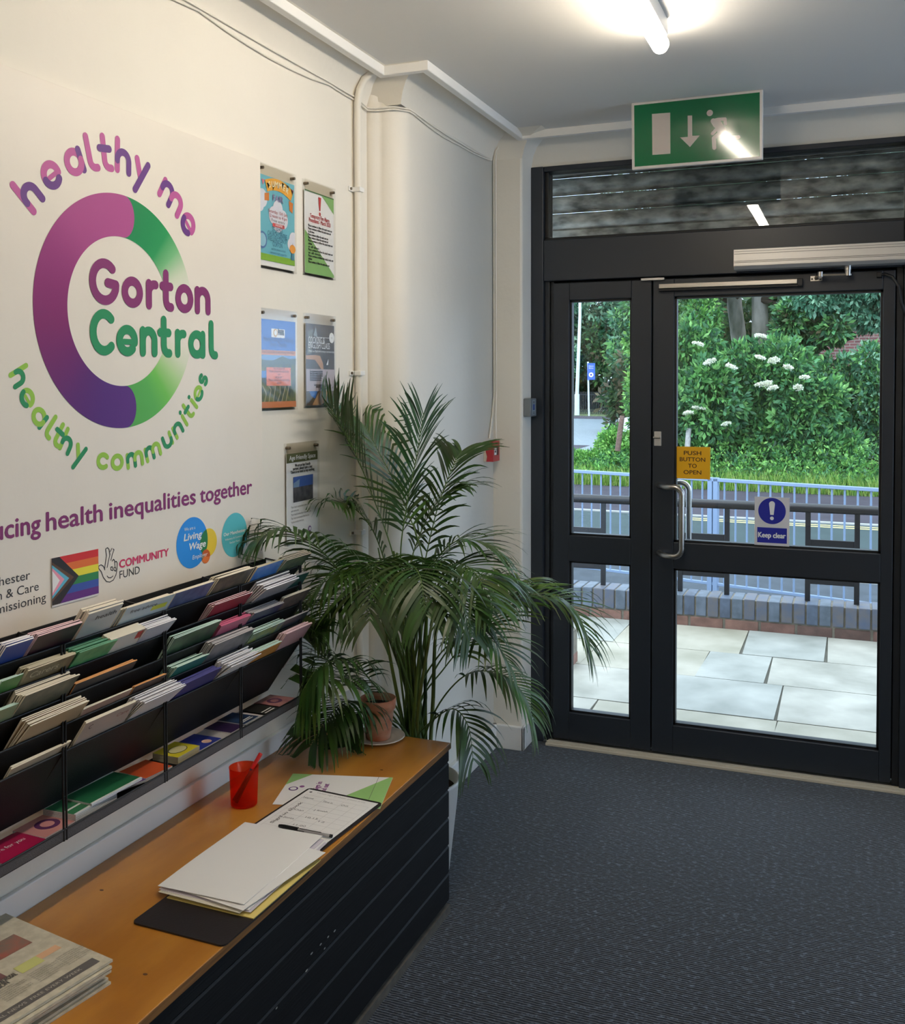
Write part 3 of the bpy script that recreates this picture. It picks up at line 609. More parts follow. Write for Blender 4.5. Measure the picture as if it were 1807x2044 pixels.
def d3(q, F, w, h, n):
    q.rect(F, 0, w, h*.655, h, n, ink('poster_blue', (62, 120, 206))); q.rect(F, 0, w, h*.60, h*.655, n, ink('apricot', (226, 156, 120)))
    q.rect(F, 0, w, 0, h*.60, n, mat('print_photo_woodland', (134, 140, 84), .5, var=.5, vscale=45, col2=(70, 84, 84))); q.rect(F, 0, w, h*.54, h*.60, n+.0001, ink('lake_sky', (120, 164, 214))); q.rect(F, 0, w*.16, h*.34, h*.42, n+.0001, ink('lake', (70, 130, 206)))
    q.flat(F, [(0, h*.54), (0, h*.55), (w*.3, h*.53), (w*.6, h*.59), (w*.8, h*.56), (w, h*.57), (w, h*.50), (0, h*.48)][::-1], n+.0002, ink('hills', (96, 112, 104)))
    q.rect(F, 0, w, 0, h*.07, n+.0003, ink('apricot_low', (216, 134, 86)))
    q.rect(F, w*.3, w*.68, h*.80, h*.90, n+.0002, ink('label_white', (236, 236, 238))); q.disc(F, w*.41, h*.855, .012, n+.0003, ink('badge_ring', (214, 178, 120)), 18); q.disc(F, w*.41, h*.855, .008, n+.0004, wh, 18)
    q.text(F, w*.48, h*.862, 'Buzzing', .012, n+.0003, ink('ink_black', (1,1,1)), w=w*.17, bold=.02); q.text(F, w*.48, h*.832, 'Friends', .012, n+.0003, ink('ink_black', (1,1,1)), w=w*.17, bold=.02)
    db = ink('navy_text', (36, 60, 128)); q.text(F, w*.5, h*.755, 'Nature Walking for Wellbeing', .014, n+.0003, db, w=w*.84, align='c'); q.text(F, w*.5, h*.70, 'Every Tuesday', .014, n+.0003, db, w=w*.46, align='c')
    q.text(F, w*.5, h*.62, 'Free Group at Bay Green starting from Mellor', .009, n+.0003, ink('brown_text', (120, 78, 60)), w=w*.92, align='c')
    q.rect(F, w*.15, w*.84, h*.25, h*.46, n+.0004, ink('coral', (240, 138, 104)))
    for i, ww in enumerate((.32, .56, .08, .22, .6, .14)): q.text(F, w*.5, h*(.435-.033*i), 'Please contact the team today' if ww > .3 else 'or', .008, n+.0006, ink('maroon_text', (110, 52, 44)), w=w*ww, align='c')
    for i in range(6): q.stroke(F, [(w*(.1+.12*i), h*.07), (w*(.15+.13*i), h*(.16+.05*(i % 3))), (w*(.05+.16*i), h*.25)], .0035, n+.0002, ink('twig', (186, 176, 140)))
def d4(q, F, w, h, n):
    q.rect(F, 0, w, 0, h, n, mat('print_photo_kitchen', (112, 98, 84), .5, var=.45, vscale=14, col2=(66, 62, 58)))
    q.flat(F, [(w*.04, h*.62), (w*.2, h*.64), (w*.24, h*.94), (w*.08, h*.9)], n+.0001, ink('pan_grey', (128, 130, 122))); q.flat(F, [(w*.26, h*.86), (w*.34, h*.96), (w*.4, h*.84)][::-1], n+.0001, ink('pan_light', (156, 164, 168)))
    q.rect(F, w*.36, w*.8, h*.838, h*.843, n+.0003, wh); q.disc(F, w*.89, h*.845, .017, n+.0004, wh, 24); q.text(F, w*.89, h*.835, 'logo'[:0]+'o', .008, n+.0005, m_txt, align='c')
    q.text(F, w*.08, h*.765, 'COOKING &', .020, n+.0004, wh, w=w*.56, bold=-.004); q.text(F, w*.08, h*.70, 'ENGLISH CLASS', .020, n+.0004, wh, w=w*.74, bold=-.004); q.text(F, w*.08, h*.655, 'Practise your English while learning to cook new recipes', .007, n+.0004, wh, w=w*.9)
    sk = ink('hand_tone', (196, 150, 112)); q.flat(F, [(0, h*.61), (0, h*.565), (w*.3, h*.56), (w*.42, h*.50), (w*.55, h*.43), (w*.60, h*.43), (w*.58, h*.52), (w*.48, h*.61), (w*.3, h*.62)], n+.0002, sk)
    q.flat(F, [(w*.70, h*.50), (w*.78, h*.58), (w*.76, h*.50)], n+.0002, wh)
    q.rect(F, 0, w, h*.175, h*.445, n+.0003, ink('panel_lilac', (186, 172, 176))); bk = ink('ink_black', (1,1,1))
    for i in range(5): q.text(F, w*.12, h*(.405-.026*i), 'Every Friday morning in the kitchen', .007, n+.0004, bk, w=w*(.44, .44, .44, .4, .38)[i], bold=.01)
    for i in range(3): q.text(F, w*.86, h*(.24-.022*i), 'book at reception or call in to see us', .006, n+.0004, bk, w=w*(.6, .54, .38)[i], align='r', bold=.01)
    q.flat(F, [(w*.1, h*.175), (w*.16, h*.12), (w*.3, h*.08), (w*.38, h*.175)], n+.0002, ink('cloth_blue', (56, 112, 186))); q.flat(F, [(w*.2, 0), (w*.45, h*.175), (w*.85, h*.175), (w*.75, h*.06), (w*.5, 0)], n+.0002, ink('arm_tone', (186, 146, 104)))
def d5(q, F, w, h, n):
    q.rect(F, 0, w, h*.895, h, n, ink('olive', (96, 98, 58))); q.text(F, w*.5, h*.925, 'Age Friendly Space', .014, n+.0002, wh, w=w*.84, align='c', bold=.015)
    bk = ink('ink_black', (1,1,1))
    for i, ww in enumerate((.5, .62, .76)): q.text(F, w*.5, h*(.845-.036*i), ('We are an Age Friendly', 'partner, please take a seat', 'There is no need to buy anything')[i], .009, n+.0002, bk, w=w*ww, align='c', bold=.02)
    q.rect(F, w*.2, w*.84, h*.44, h*.73, n, mat('print_photo_town', (96, 92, 96), .5, var=.5, vscale=40, col2=(52, 52, 60))); q.rect(F, w*.2, w*.84, h*.61, h*.73, n+.0001, ink('evening_blue', (62, 96, 168))); q.flat(F, [(w*.2, h*.61), (w*.2, h*.66), (w*.4, h*.70), (w*.38, h*.61)][::-1], n+.0002, ink('cloud_blue', (130, 156, 186)))
    for i, ww in enumerate((.66, .24, .64, .58, .4)): q.text(F, w*.12, h*(.38-.042*i), 'Your local community is here for you' if ww > .3 else 'and welcome', .0065, n+.0002, m_txt, w=w*ww)
    q.disc(F, w*.72, h*.10, .009, n+.0002, pu, 18); q.disc(F, w*.72, h*.10, .0055, n+.0003, m_paper, 18)
poster(520, 322, 594, 547, d1, 'upper left poster in clear holder, light blue summer fair notice')
poster(610, 355, 672, 560, d2, 'upper right poster in clear holder, white and green with red exclamation mark')
poster(521, 613, 596, 817, d3, 'lower left poster in clear holder, blue top with orange text box')
poster(612, 624, 673, 812, d4, 'lower right poster in clear holder, dark cooking and English class notice')
poster(574, 886, 640, 1072, d5, 'white age friendly space poster low on the wall, behind palm tips')
# ------------------------------------------------------------------ pipe, cables, call point, keypad
q_p = empty('conduit_pipe', (WALLX+.02, 3.075, 0), 'white painted vertical pipe clipped to the wall right of the posters', 'pipe')
q = MB(); q.tube([(WALLX+.018, 3.075, .53)]+[(WALLX+.018, 3.075, z) for z in (1.0, 2.0, 2.58)]+[(WALLX+.026, 3.075, 2.62), (WALLX+.045, 3.075, 2.655), (WALLX+.075, 3.075, 2.675)], .0125, m_wall, 12); q.build('tube', q_p)
for py in (380, 745, 1062):
    z = at(706, py, 0, WALLX).z; q = MB(); q.box(WALLX, WALLX+.034, 3.058, 3.092, z-.008, z+.008, m_trim); q.box(WALLX, WALLX+.006, 3.035, 3.06, z-.008, z+.008, m_trim); q.tube([(WALLX+.004, 3.044, z), (WALLX+.010, 3.044, z)], .005, m_screw, 8); q.build('saddle_clip', q_p, bevel=.003)
def cable(name, pts, r, label, m=None, k=6):
    q = MB(); q.tube(pts, r, m or m_wall, k); return q.build(name, label=label, cat='cable', group=None)
def sag(a, b, s, k=8): a, b = Vector(a), Vector(b); return [a.lerp(b, i/k)-Vector((0,0,s*4*(i/k)*(1-i/k))) for i in range(k+1)]
zc = at(700, 203, 0, WALLX).z
c1 = []; c2 = []
ys = [-.5, .8, 1.5, 2.2, 2.9, 3.15]
for i in range(5):
    c1 += sag((WALLX+.006, ys[i], zc+.022), (WALLX+.006, ys[i+1], zc+.022), .002, 4)[:-1]; c2 += sag((WALLX+.005, ys[i], zc+.014), (WALLX+.005, ys[i+1], zc+.012), (.014, .018, .012, .02, .003)[i], 6)[:-1]
tail = lambda o, z: [(WALLX+.012, 3.16, z-.006), (-1.56, 3.172, z-.008), (-1.50, 3.19, z-.004), (PX+.006, 3.25, z), (PX+.006+o, 3.30, z)]
zz = at(978, 318, 0, PX).z
c1 += tail(0, zc+.010)+sag((PX+.005, 3.32, zc+.010), (PX+.005, 3.75, zc-.0), .004, 5)[1:]+sag((PX+.005, 3.75, zc), (PX+.005, 4.12, zz), .004, 5)[1:]
c2 += tail(0, zc+.002)+sag((PX+.005, 3.32, zc+.002), (PX+.005, 3.75, zc-.010), .010, 5)[1:]+sag((PX+.005, 3.75, zc-.010), (PX+.005, 4.12, zz-.004), .006, 5)[1:]
cable('ceiling_cable', c1, .0032, 'straight upper white cable running under the cove')
cable('ceiling_cable', c2, .0032, 'lower sagging white cable running under the cove')
for nm, o, lb in (('a', 0., 'left white cable dropping down the corner to the red call point'), ('b', .009, 'right white cable dropping down the corner to the red call point')):
    pts = [(PX+.05, 4.135, CEIL-.025), (PX+.02, 4.14, CEIL-.06), (PX+.006+o, 4.148, zz), (PX+.006+o, 4.15, 2.0), (PX+.007+o, 4.15, 1.56), (PX+.006+o*1.6, 4.13, 1.48), (PX+.006+o*3, 4.09+o, 1.375)]
    cable('call_point_cable', pts, .0042, lb)
cpnt = empty('fire_call_point', (PX+.02, 4.07, 1.275), 'red manual fire call point with white paint smears on the pier', 'call point')
m_red = mat('call_point_red', (176, 44, 50), .4)
q = MB(); q.box(PX, PX+.022, 4.03, 4.115, 1.278, 1.365, mat('paint_smear', (214, 200, 182), .6)); q.build('back_box', cpnt, bevel=.002)
q = MB(); q.box(PX+.016, PX+.044, 4.030, 4.115, 1.278, 1.366, m_red)
q.prism(Frame((PX+.013, 4.0295, 0), (1,0,0), (0,0,1), (0,-1,0)), [(0, 1.34), (.006, 1.366), (.008, 1.366), (.008, 1.278), (.0, 1.278), (.004, 1.30), (-.002, 1.32)], 0, .0006, m_red); q.build('housing', cpnt, bevel=.002)
q = MB(); Fc = Frame((PX+.044, 4.0725, 1.322), (0,1,0), (0,0,1)); q.rect(Fc, -.028, .028, -.018, .018, .0004, mat('recess_dark', (70, 12, 16), .5)); q.rect(Fc, -.028, .0, -.016, .014, .0008, wh); q.rect(Fc, -.024, -.006, -.006, .004, .0012, ink('ink_black', (1,1,1))); q.build('window', cpnt)
kp = empty('door_keypad', (NX+.01, 4.22, 1.467), 'small grey exit keypad on the white reveal beside the door frame', 'keypad')
m_kp = mat('keypad_grey', (126, 132, 136), .4, .4)
q = MB(); q.box(NX, NX+.034, 4.175, 4.262, 1.468, 1.548, m_kp); q.build('body', kp, bevel=.004)
q = MB(); Fk = Frame((NX+.034, 4.2185, 1.508), (0,1,0), (0,0,1)); q.rect(Fk, -.022, .022, -.032, .032, .0004, ink('keypad_plate', (150, 162, 170))); q.rect(Fk, -.014, .014, -.012, .014, .0008, ink('keypad_blue', (40, 66, 128)))
for v in (.020, .025, -.020, -.026): q.rect(Fk, -.014, .014, v-.0015, v+.0015, .0008, dk)
q.build('button_plate', kp)
# ------------------------------------------------------------------ exit sign, door notices
YS = 3.86
s0, s1 = at(1262, 210, 1, YS), at(1523, 318, 1, YS)
ex = empty('exit_sign', ((s0.x+s1.x)/2, YS, s1.z), 'green and white running man exit sign hanging from the ceiling', 'exit sign')
x0, x1, z1, z0 = s0.x, s1.x, at(1262, 206, 1, YS).z, s1.z
q = MB(); q.box(x0, x1, YS, YS+.022, z0, min(z1, CEIL), mat('sign_case_white', (222, 216, 210), .3)); q.build('case', ex, bevel=.003)
FE = Frame((x0, YS, z0), (1,0,0), (0,0,1)); W, Hh = x1-x0, z1-z0
FE.n = Vector((0,-1,0))
q = MB(); q.rect(FE, .011, W-.011, .011, Hh-.013, .0006, mat('sign_green', (14, 112, 66), .1, spec=.5, coat=.1)); q.build('legend_plate', ex)
ex.rotation_euler.x = math.radians(3.2)
m_leg = mat('legend_cream', (214, 202, 192), .1, spec=.5, coat=.1)
q = MB(); U = lambda a: a/1807*290/261*W-.0185*0 ; 
def ep(x, y): # crop pixel -> sign plane
    p = at(1250+x*290/1807, 180+y*160/997, 1, YS); return (p.x-x0, p.z-z0)
for P in ([(330,305),(556,288),(554,792),(330,808)], [(772,325),(828,323),(828,572),(920,568),(798,710),(676,592),(772,585)]): q.flat(FE, [ep(*p) for p in P][::-1], .001, m_leg)
c = ep(1047, 292); q.disc(FE, *c, .0115, .001, m_leg, 24)
for i, (P, t) in enumerate((([(1085,385),(1150,370),(1235,365),(1238,430)], .0115), ([(1088,390),(1120,440),(1190,500)], .019), ([(1150,395),(1200,470),(1230,520)], .016), ([(1120,500),(1080,545)], .013), ([(1165,500),(1160,545),(1095,600),(1100,720)], .015), ([(1215,500),(1310,590),(1400,590)], .014))):
    q.stroke(FE, [ep(*p) for p in P], t, .001+i*6e-5, m_leg)
q.build('pictogram', ex)
yg = yf+.029
def notice(name, px0, py0, px1, py1, label, draw, base, y=None):
    y = y or yg; a, b = at(px0, py0, 1, y), at(px1, py1, 1, y)
    t = empty(name, ((a.x+b.x)/2, y, b.z), label, 'sign'); F = Frame((a.x, y-.002, b.z), (1,0,0), (0,0,1)); F.n = Vector((0,-1,0)); w, h = b.x-a.x, a.z-b.z
    q = MB(); q.box(a.x, b.x, y-.002, y, b.z, a.z, base); q.build('plate', t); q = MB(); draw(q, F, w, h); q.build('print', t)
def dn1(q, F, w, h):
    for i, s in enumerate(('PUSH', 'BUTTON', 'TO', 'OPEN')): q.text(F, w*.5, h*(.745-.2*i), s, h*.125, .0006, ink('brown_black', (70, 36, 20)), align='c', bold=.012, w=w*(.49, .72, .24, .5)[i])
def dn2(q, F, w, h):
    bl = ink('mandatory_blue', (26, 36, 150)); q.disc(F, w*.5, h*.715, w*.395, .0006, bl, 48); q.rect(F, w*.08, w*.93, h*.055, h*.37, .0006, bl)
    q.flat(F, arc(w*.5, h*.86, w*.085, 0, 180, 10)+[(w*.45, h*.635), (w*.55, h*.635)], .0012, wh); q.disc(F, w*.5, h*.565, w*.055, .0012, wh, 20)
    q.text(F, w*.5, h*.165, 'Keep clear', h*.105, .0012, wh, w=w*.78, align='c', bold=.03)
notice('push_button_sign', 1348, 891, 1418, 957, 'square yellow push button to open sign on the door glass', dn1, mat('sign_yellow', (240, 178, 20), .4), y=yf+.0285)
notice('keep_clear_sign', 1507, 991, 1576, 1091, 'white and blue keep clear sign on the door glass', dn2, mat('sign_white', (216, 214, 216), .4), y=yf+.0125)
# ------------------------------------------------------------------ leaflet rack
m_rack = mat('black_mesh_metal', (22, 22, 25), .55, .3, bump=.3, bscale=500)
LX, LZ, DZ = -1.468, 1.095, .054                 # lip x, top lip z, tier pitch
DV = Vector((.107, 0, .154)).normalized(); NV = Vector((-DV.z, 0, DV.x))   # up along a pocket panel; off its back, towards the wall
rack = empty('leaflet_rack', (-1.52, 1.7, .70), 'black wire leaflet rack of five sloping tiers on the wall', 'leaflet rack')
RY0, RY1 = .92, 2.475
for k in range(5):
    z = LZ-DZ*k; F = Frame((LX, 0, z), (0,1,0), DV, NV)
    q = MB(); q.obox(F, RY0, RY1, -.1875, 0, -.001, .0005, m_rack); o = q.build('pocket_panel', rack)
    q = MB(); q.tube([(LX+.001, RY0, z), (LX+.001, RY1, z)], .0025, m_black, 6); q.build('lip_wire', o)
q = MB(); q.box(WALLX+.014, WALLX+.018, RY0, RY1, .90, 1.108, m_rack); q.build('back_panel', rack)
POSTS = (.935, 1.24, 1.551, 1.868, 2.173, RY1)
for y in POSTS:
    q = MB()
    for dy in (-.004, .004): q.tube([(LX+.004, y+dy, .700), (LX+.004, y+dy, LZ+.002)], .0024, m_black, 6)
    q.tube([(LX+.002, y, LZ-4*DZ), (WALLX+.02, y, .725)], .0024, m_black, 6); q.tube([(WALLX+.02, y, .725), (WALLX+.02, y, 1.11)], .0024, m_black, 6)
    q.tube([(LX+.004, y, LZ), (WALLX+.02, y, 1.11)], .0024, m_black, 6); q.build('post', rack)
TZ = .702
q = MB(); q.box(WALLX+.016, LX+.004, RY0, RY1, TZ-.002, TZ, m_rack); q.box(LX+.003, LX+.0045, RY0, RY1, TZ, TZ+.020, mat('mesh_lip', (84, 82, 84), .5, .4, bump=.5, bscale=700)); q.tube([(LX+.004, RY0, TZ+.021), (LX+.004, RY1, TZ+.021)], .0022, m_black, 6); q.build('tray', rack)

def cov(name, c, photo=None):
    return mat('cover_'+name, c, .35, var=.5 if photo else 0, vscale=28, col2=photo, spec=.5)
PG = {'w': mat('pages_white', (232, 230, 234), .6), 'c': mat('pages_cream', (226, 216, 196), .6), 'g': mat('pages_grey', (176, 172, 172), .6), 'm': mat('pages_mint', (186, 214, 202), .6),
      'o': mat('pages_orange', (214, 150, 92), .6), 'p': mat('pages_pink', (224, 190, 196), .6), 't': mat('pages_tan', (196, 186, 160), .6), 'gr': mat('pages_green', (90, 150, 116), .6), 'n': mat('pages_navy', (66, 64, 130), .6), 'ma': mat('pages_magenta', (206, 96, 130), .6)}
TN = ('top', 'second', 'middle', 'fourth', 'lowest')
def leaflet_mesh(name, w, L, t, cover, page, fold):
    q = MB(); F = Frame((0,0,0), (0,1,0), DV, NV)
    # slightly bowed booklet: cover on the room side, page edges around it
    k = 4; vs = []
    for j in range(k+1):
        v = L*j/k; b = fold*(j/k)**2
        vs += [F(-w/2, v, b), F(w/2, v, b), F(w/2, v, b+t), F(-w/2, v, b+t)]
    for j in range(k):
        a, b_ = 4*j, 4*j+4
        q.add(vs, [(a, a+1, b_+1, b_)], cover); q.add(vs, [(a+1, a+2, b_+2, b_+1), (a+2, a+3, b_+3, b_+2), (a+3, a, b_, b_+3)], page)
    q.add(vs, [(3, 2, 1, 0), (4*k, 4*k+1, 4*k+2, 4*k+3)], page)
    return q
def stack(tier, p0, p1, prot, n, t, cover, page, label, fan=0., step=.0022, fold=0., L=.17, tilt=0., name='leaflet', mark=None):
    prot = prot*1.2+(.012 if tier == 0 else .006); z = LZ-DZ*tier; y0 = at(p0, 1200, 0, LX).y; y1 = at(p1, 1200, 0, LX).y; w = y1-y0
    grp = 'leaflets in one stack: '+label
    first = None
    for i in range(n):
        off = .0022+(t+.0009)*i; pr = prot-step*(n-1-i)*-1 if step < 0 else prot-step*i
        if first is None:
            q = leaflet_mesh(name, w, L, t, cover, page, fold)
            if mark:
                F = Frame((0,0,0), (0,1,0), DV, NV); mark(q, F, w, L)
            first = q.build(name, label=label, cat='leaflet', group=grp, origin=(0,0,0)); o = first
        else:
            o = first.copy(); COL.objects.link(o)
        pr += random.uniform(-.004, .003)*(n > 3)
        base = Vector((LX, (y0+y1)/2+random.uniform(-.003, .003), z))
        ra = fan*.8*(n-1-i)*random.uniform(.8, 1.1); Rm = Matrix.Rotation(ra, 3, 'Y'); o.location = base+NV*off+Rm@(DV*(pr-L))
        o['label'] = (('front', 'second from front,', 'third from front,', 'fourth from front,', 'fifth from front,', 'sixth from front,', 'seventh from front,', 'eighth from front,')[i] if i < n-1 or n == 1 else 'rearmost')+' '+label
        o.rotation_euler = (tilt+random.uniform(-.012, .012), -fan*(n-1-i)*-1*.6+fan*(i-(n-1))*.0+ (fan*(n-1)*-.0), 0)
        o.rotation_euler[1] = ra
def mk(u0, u1, v0, v1, m):     # a printed patch near the top of the cover
    return lambda q, F, w, L: q.rect(F, w*(u0-.5), w*(u1-.5), L*v0, L*v1, -.0004, m)
def mtxt(s, m, u=.0, v=.9, h=.009, ww=.6):
    return lambda q, F, w, L: q.text(F, w*u, L*v, s, h, -.0006, m, w=w*ww, align='c')
K, NVY, WHT = cov('black', (26, 26, 30)), cov('navy', (40, 46, 84)), cov('white', (226, 224, 226))
T = stack
T(0, 556, 606, .030, 6, .0024, cov('olive_photo', (120, 132, 96), (60, 70, 60)), PG['c'], 'cream edged booklet at the right end of the top tier', fan=.03)
T(0, 500, 553, .030, 3, .0026, cov('bright_blue', (36, 104, 186), (90, 140, 190)), PG['t'], 'bright blue leaflet in the top tier near the palm')
T(0, 418, 488, .036, 6, .0028, cov('brown_photo', (112, 104, 82), (50, 48, 42)), PG['c'], 'brown photo booklet in the top tier, below the teal circle', fan=.012)
T(0, 405, 480, .062, 3, .0036, PG['w'], PG['w'], 'tall white folded paper in the top tier, below the blue circle', fan=.05, fold=.012) if False else None
T(0, 335, 412, .030, 3, .0026, cov('navy_photo', (54, 60, 104), (100, 110, 150)), PG['c'], 'navy covered leaflet in the top tier beside the third post')
T(0, 333, 410, .056, 3, .0022, cov('pale_pink', (206, 188, 194)), PG['p'], 'pale pinkish leaflet standing behind the navy one', fan=.0) if False else None
T(0, 232, 330, .030, 4, .0028, cov('pale_blue', (186, 196, 198)), PG['c'], 'pale blue booklet with yellow flash in the top tier', mark=lambda q, F, w, L: (q.rect(F, w*.1, w*.42, L*.80, L*.88, -.0004, ink('flash_yellow', (206, 206, 60))), q.text(F, -w*.1, L*.88, 'free advice', .010, -.0007, dk, w=w*.55, align='c')))
T(0, 150, 220, .050, 5, .0040, cov('light_grey', (188, 184, 180)), PG['c'], 'thick light grey booklet standing high in the top tier', mark=mtxt('health', dk, .1, .86, .012, .6))
T(0, 52, 142, .034, 6, .0026, cov('maroon', (62, 26, 44), (30, 16, 26)), PG['p'], 'dark maroon booklet in the top tier', fan=.012)
T(0, -10, 46, .034, 5, .0026, cov('royal_blue', (40, 70, 150)), PG['w'], 'royal blue leaflet at the left edge of the top tier', fan=.02)
T(1, 562, 604, .030, 3, .0026, cov('deep_teal', (30, 74, 66)), PG['g'], 'dark teal leaflet at the right end of the second tier')
T(1, 500, 566, .050, 6, .0034, cov('silver_grey', (150, 146, 150)), PG['w'], 'thick grey magazine flopping forward in the second tier', fan=.05, fold=-.010)
T(1, 412, 488, .030, 5, .0022, cov('wine', (140, 34, 48)), PG['p'], 'wine red and pink leaflet in the second tier', fan=.03)
T(1, 270, 330, .036, 7, .0026, cov('ash', (196, 190, 196)), PG['w'], 'grey white leaflet fanned beside the third post in the second tier', fan=.025)
T(1, 205, 275, .032, 3, .0075, cov('ivory', (214, 206, 192)), PG['c'], 'thick ivory booklet with a red corner in the second tier', mark=mk(.78, .95, .86, .98, ink('corner_red', (196, 70, 60))))
T(1, 135, 212, .034, 8, .0026, cov('mid_green', (52, 138, 88), (110, 180, 120)), PG['gr'], 'green booklet in the big stack of the second tier', fan=.02)
T(1, 38, 134, .030, 6, .0030, cov('khaki_photo', (128, 116, 84), (92, 80, 58)), PG['t'], 'khaki photo booklet in the second tier', fan=.01, mark=mtxt('Carers', PG['t'], -.1, .86, .016, .6))
T(1, -14, 30, .022, 4, .0026, cov('lawn_green', (84, 140, 72)), PG['m'], 'green leaflet at the left edge of the second tier')
T(2, 552, 606, .036, 3, .0028, cov('food_photo', (120, 96, 84), (60, 56, 60)), PG['c'], 'cream topped food photo booklet at the right end of the middle tier')
T(2, 490, 550, .032, 8, .0020, cov('indigo', (48, 42, 84)), PG['g'], 'indigo leaflet with grey fanned pages in the middle tier', fan=.03)
T(2, 430, 490, .026, 6, .0022, cov('rose', (200, 108, 132)), PG['ma'], 'rose pink leaflet in the middle tier', fan=.01)
T(2, 330, 425, .040, 4, .0024, cov('meadow_photo', (70, 104, 70), (44, 56, 50)), PG['m'], 'green photo leaflet curling out of the middle tier', fan=.03, fold=.006)
T(2, 138, 262, .018, 3, .0026, cov('smoke', (62, 58, 58), (46, 44, 46)), PG['o'], 'dark smoky leaflet low in the middle tier')
T(2, 22, 132, .042, 8, .0030, cov('garden_photo', (110, 104, 84), (66, 70, 58)), PG['c'], 'cream paged booklet in the tall stack of the middle tier', fan=.012)
T(2, -30, 18, .026, 3, .0024, cov('pear', (150, 160, 120)), PG['m'], 'pear green leaflet at the left edge of the middle tier')
T(3, 556, 606, .024, 2, .0024, cov('slate', (50, 58, 66)), PG['g'], 'slate dark leaflet at the right end of the fourth tier')
T(3, 492, 556, .028, 6, .0024, cov('yellow_green', (156, 156, 50), (60, 100, 120)), PG['m'], 'yellow and blue leaflet in the fourth tier', fan=.012)
T(3, 405, 486, .046, 6, .0030, cov('newsprint', (110, 108, 114), (70, 70, 76)), PG['g'], 'grey newsprint booklet standing high in the fourth tier', fan=.008)
T(3, 335, 400, .024, 8, .0022, cov('sea_green', (48, 120, 104)), PG['m'], 'sea green leaflet with mint pages in the fourth tier', fan=.03)
T(3, 258, 322, .014, 2, .0024, cov('umber_photo', (96, 72, 62), (60, 50, 48)), PG['o'], 'brown photo leaflet low in the fourth tier')
T(3, 158, 256, .012, 2, .0022, cov('pale_apricot', (190, 150, 130)), PG['c'], 'thin pale apricot leaflet low in the fourth tier')
T(3, 30, 150, .042, 6, .0024, cov('buff', (186, 160, 124)), PG['c'], 'buff envelope fanned out of the fourth tier', fan=.035)
T(4, 552, 604, .044, 4, .0044, cov('blush', (196, 150, 150)), PG['p'], 'blush pink booklet at the right end of the lowest tier')
T(4, 488, 550, .028, 6, .0026, cov('amber', (196, 134, 66)), PG['m'], 'orange leaflet in front of green ones in the lowest tier', fan=.012)
T(4, 428, 490, .046, 8, .0020, WHT, PG['w'], 'white leaflet fanned forward out of the lowest tier beside the fourth post', fan=.055)
T(4, 345, 424, .034, 6, .0026, cov('indigo_blue', (52, 50, 112)), PG['n'], 'indigo blue leaflet in the lowest tier', fan=.012)
T(4, 250, 335, .050, 8, .0020, cov('off_white', (216, 210, 212)), PG['w'], 'white leaflet fanned out left of the indigo ones in the lowest tier', fan=.05)
T(4, 145, 246, .046, 3, .0024, cov('beige', (176, 160, 148)), PG['c'], 'beige leaflet with a small logo in the lowest tier', mark=lambda q, F, w, L: (q.text(F, w*.3, L*.86, 'Care', .010, -.0006, ink('dull_red', (150, 90, 80)), w=w*.25, align='c'), q.text(F, -w*.38, L*.86, 'C', .012, -.0006, dk)))
T(4, 12, 132, .012, 3, .0022, cov('sand', (180, 164, 140)), PG['c'], 'thin sand coloured leaflet low in the lowest tier')
# cards lying in the tray
def card(px, py, w, d, ang, c, label, n=3, t=.0022, draw=None, page=None, z0=0):
    p = at(px, py, 2, TZ+.01+z0); grp = 'cards in one tray pile: '+label
    for i in range(n):
        zz_ = TZ+.001+z0+(t+.0006)*i; F = Frame((min(max(p.x, -1.535), LX-.004-d/2), p.y, zz_), (math.sin(ang), math.cos(ang), 0), (-math.cos(ang), math.sin(ang), 0), (0,0,1))
        q = MB(); q.obox(F, -w/2, w/2, -d/2, d/2, 0, t, page or PG['w']); q.rect(F, -w/2, w/2, -d/2, d/2, t+.0002, c)
        if draw and i == n-1: draw(q, F, w, d, t+.0005)
        q.build('card', label=(('bottom', 'second from bottom,', 'third from bottom,', 'fourth from bottom,', 'fifth from bottom,')[i] if i < n-1 else 'topmost')+' '+label, cat='leaflet', group=grp)
def ringlogo(q, F, w, d, n): q.disc(F, 0, 0, d*.30, n, ink('ring_dark', (92, 44, 92)), 20); q.disc(F, 0, 0, d*.17, n+.0003, cov('pink_card', (214, 150, 146)), 20)
card(75, 1640, .10, .085, .0, cov('pink_card', (214, 150, 146)), 'pale pink card with round emblem in the tray', 3, draw=ringlogo)
card(20, 1690, .11, .085, .05, cov('magenta_card', (176, 30, 80)), 'magenta card at the left end of the tray', 3, draw=lambda q, F, w, d, n: q.text(F, 0, 0, 'here for you', .012, n, wh, w=w*.7, align='c'))
card(150, 1605, .13, .085, -.03, cov('green_booklet', (58, 128, 86)), 'green fronted white booklet in the tall tray pile', 6, .003, draw=lambda q, F, w, d, n: [q.rect(F, -w/2, w/2, v-.003, v+.003, n, wh) for v in (-.04, -.012, .041)])
card(205, 1568, .155, .085, .03, cov('green_long', (40, 110, 72)), 'long dark green card with white border in the tray', 2, .0024, z0=.020, draw=lambda q, F, w, d, n: [q.rect(F, -w/2, w/2, v-.0025, v+.0025, n, wh) for v in (-.040, .040)])
card(190, 1590, .07, .03, .0, cov('yellow_strip', (186, 166, 60)), 'narrow yellow card at the tray front', 2)
card(245, 1560, .09, .05, .25, cov('violet_white', (120, 90, 150)), 'violet and white card under the orange one in the tray', 2, z0=.004)
card(285, 1535, .085, .085, .1, cov('orange_card', (214, 92, 50)), 'orange card in the tray', 4)
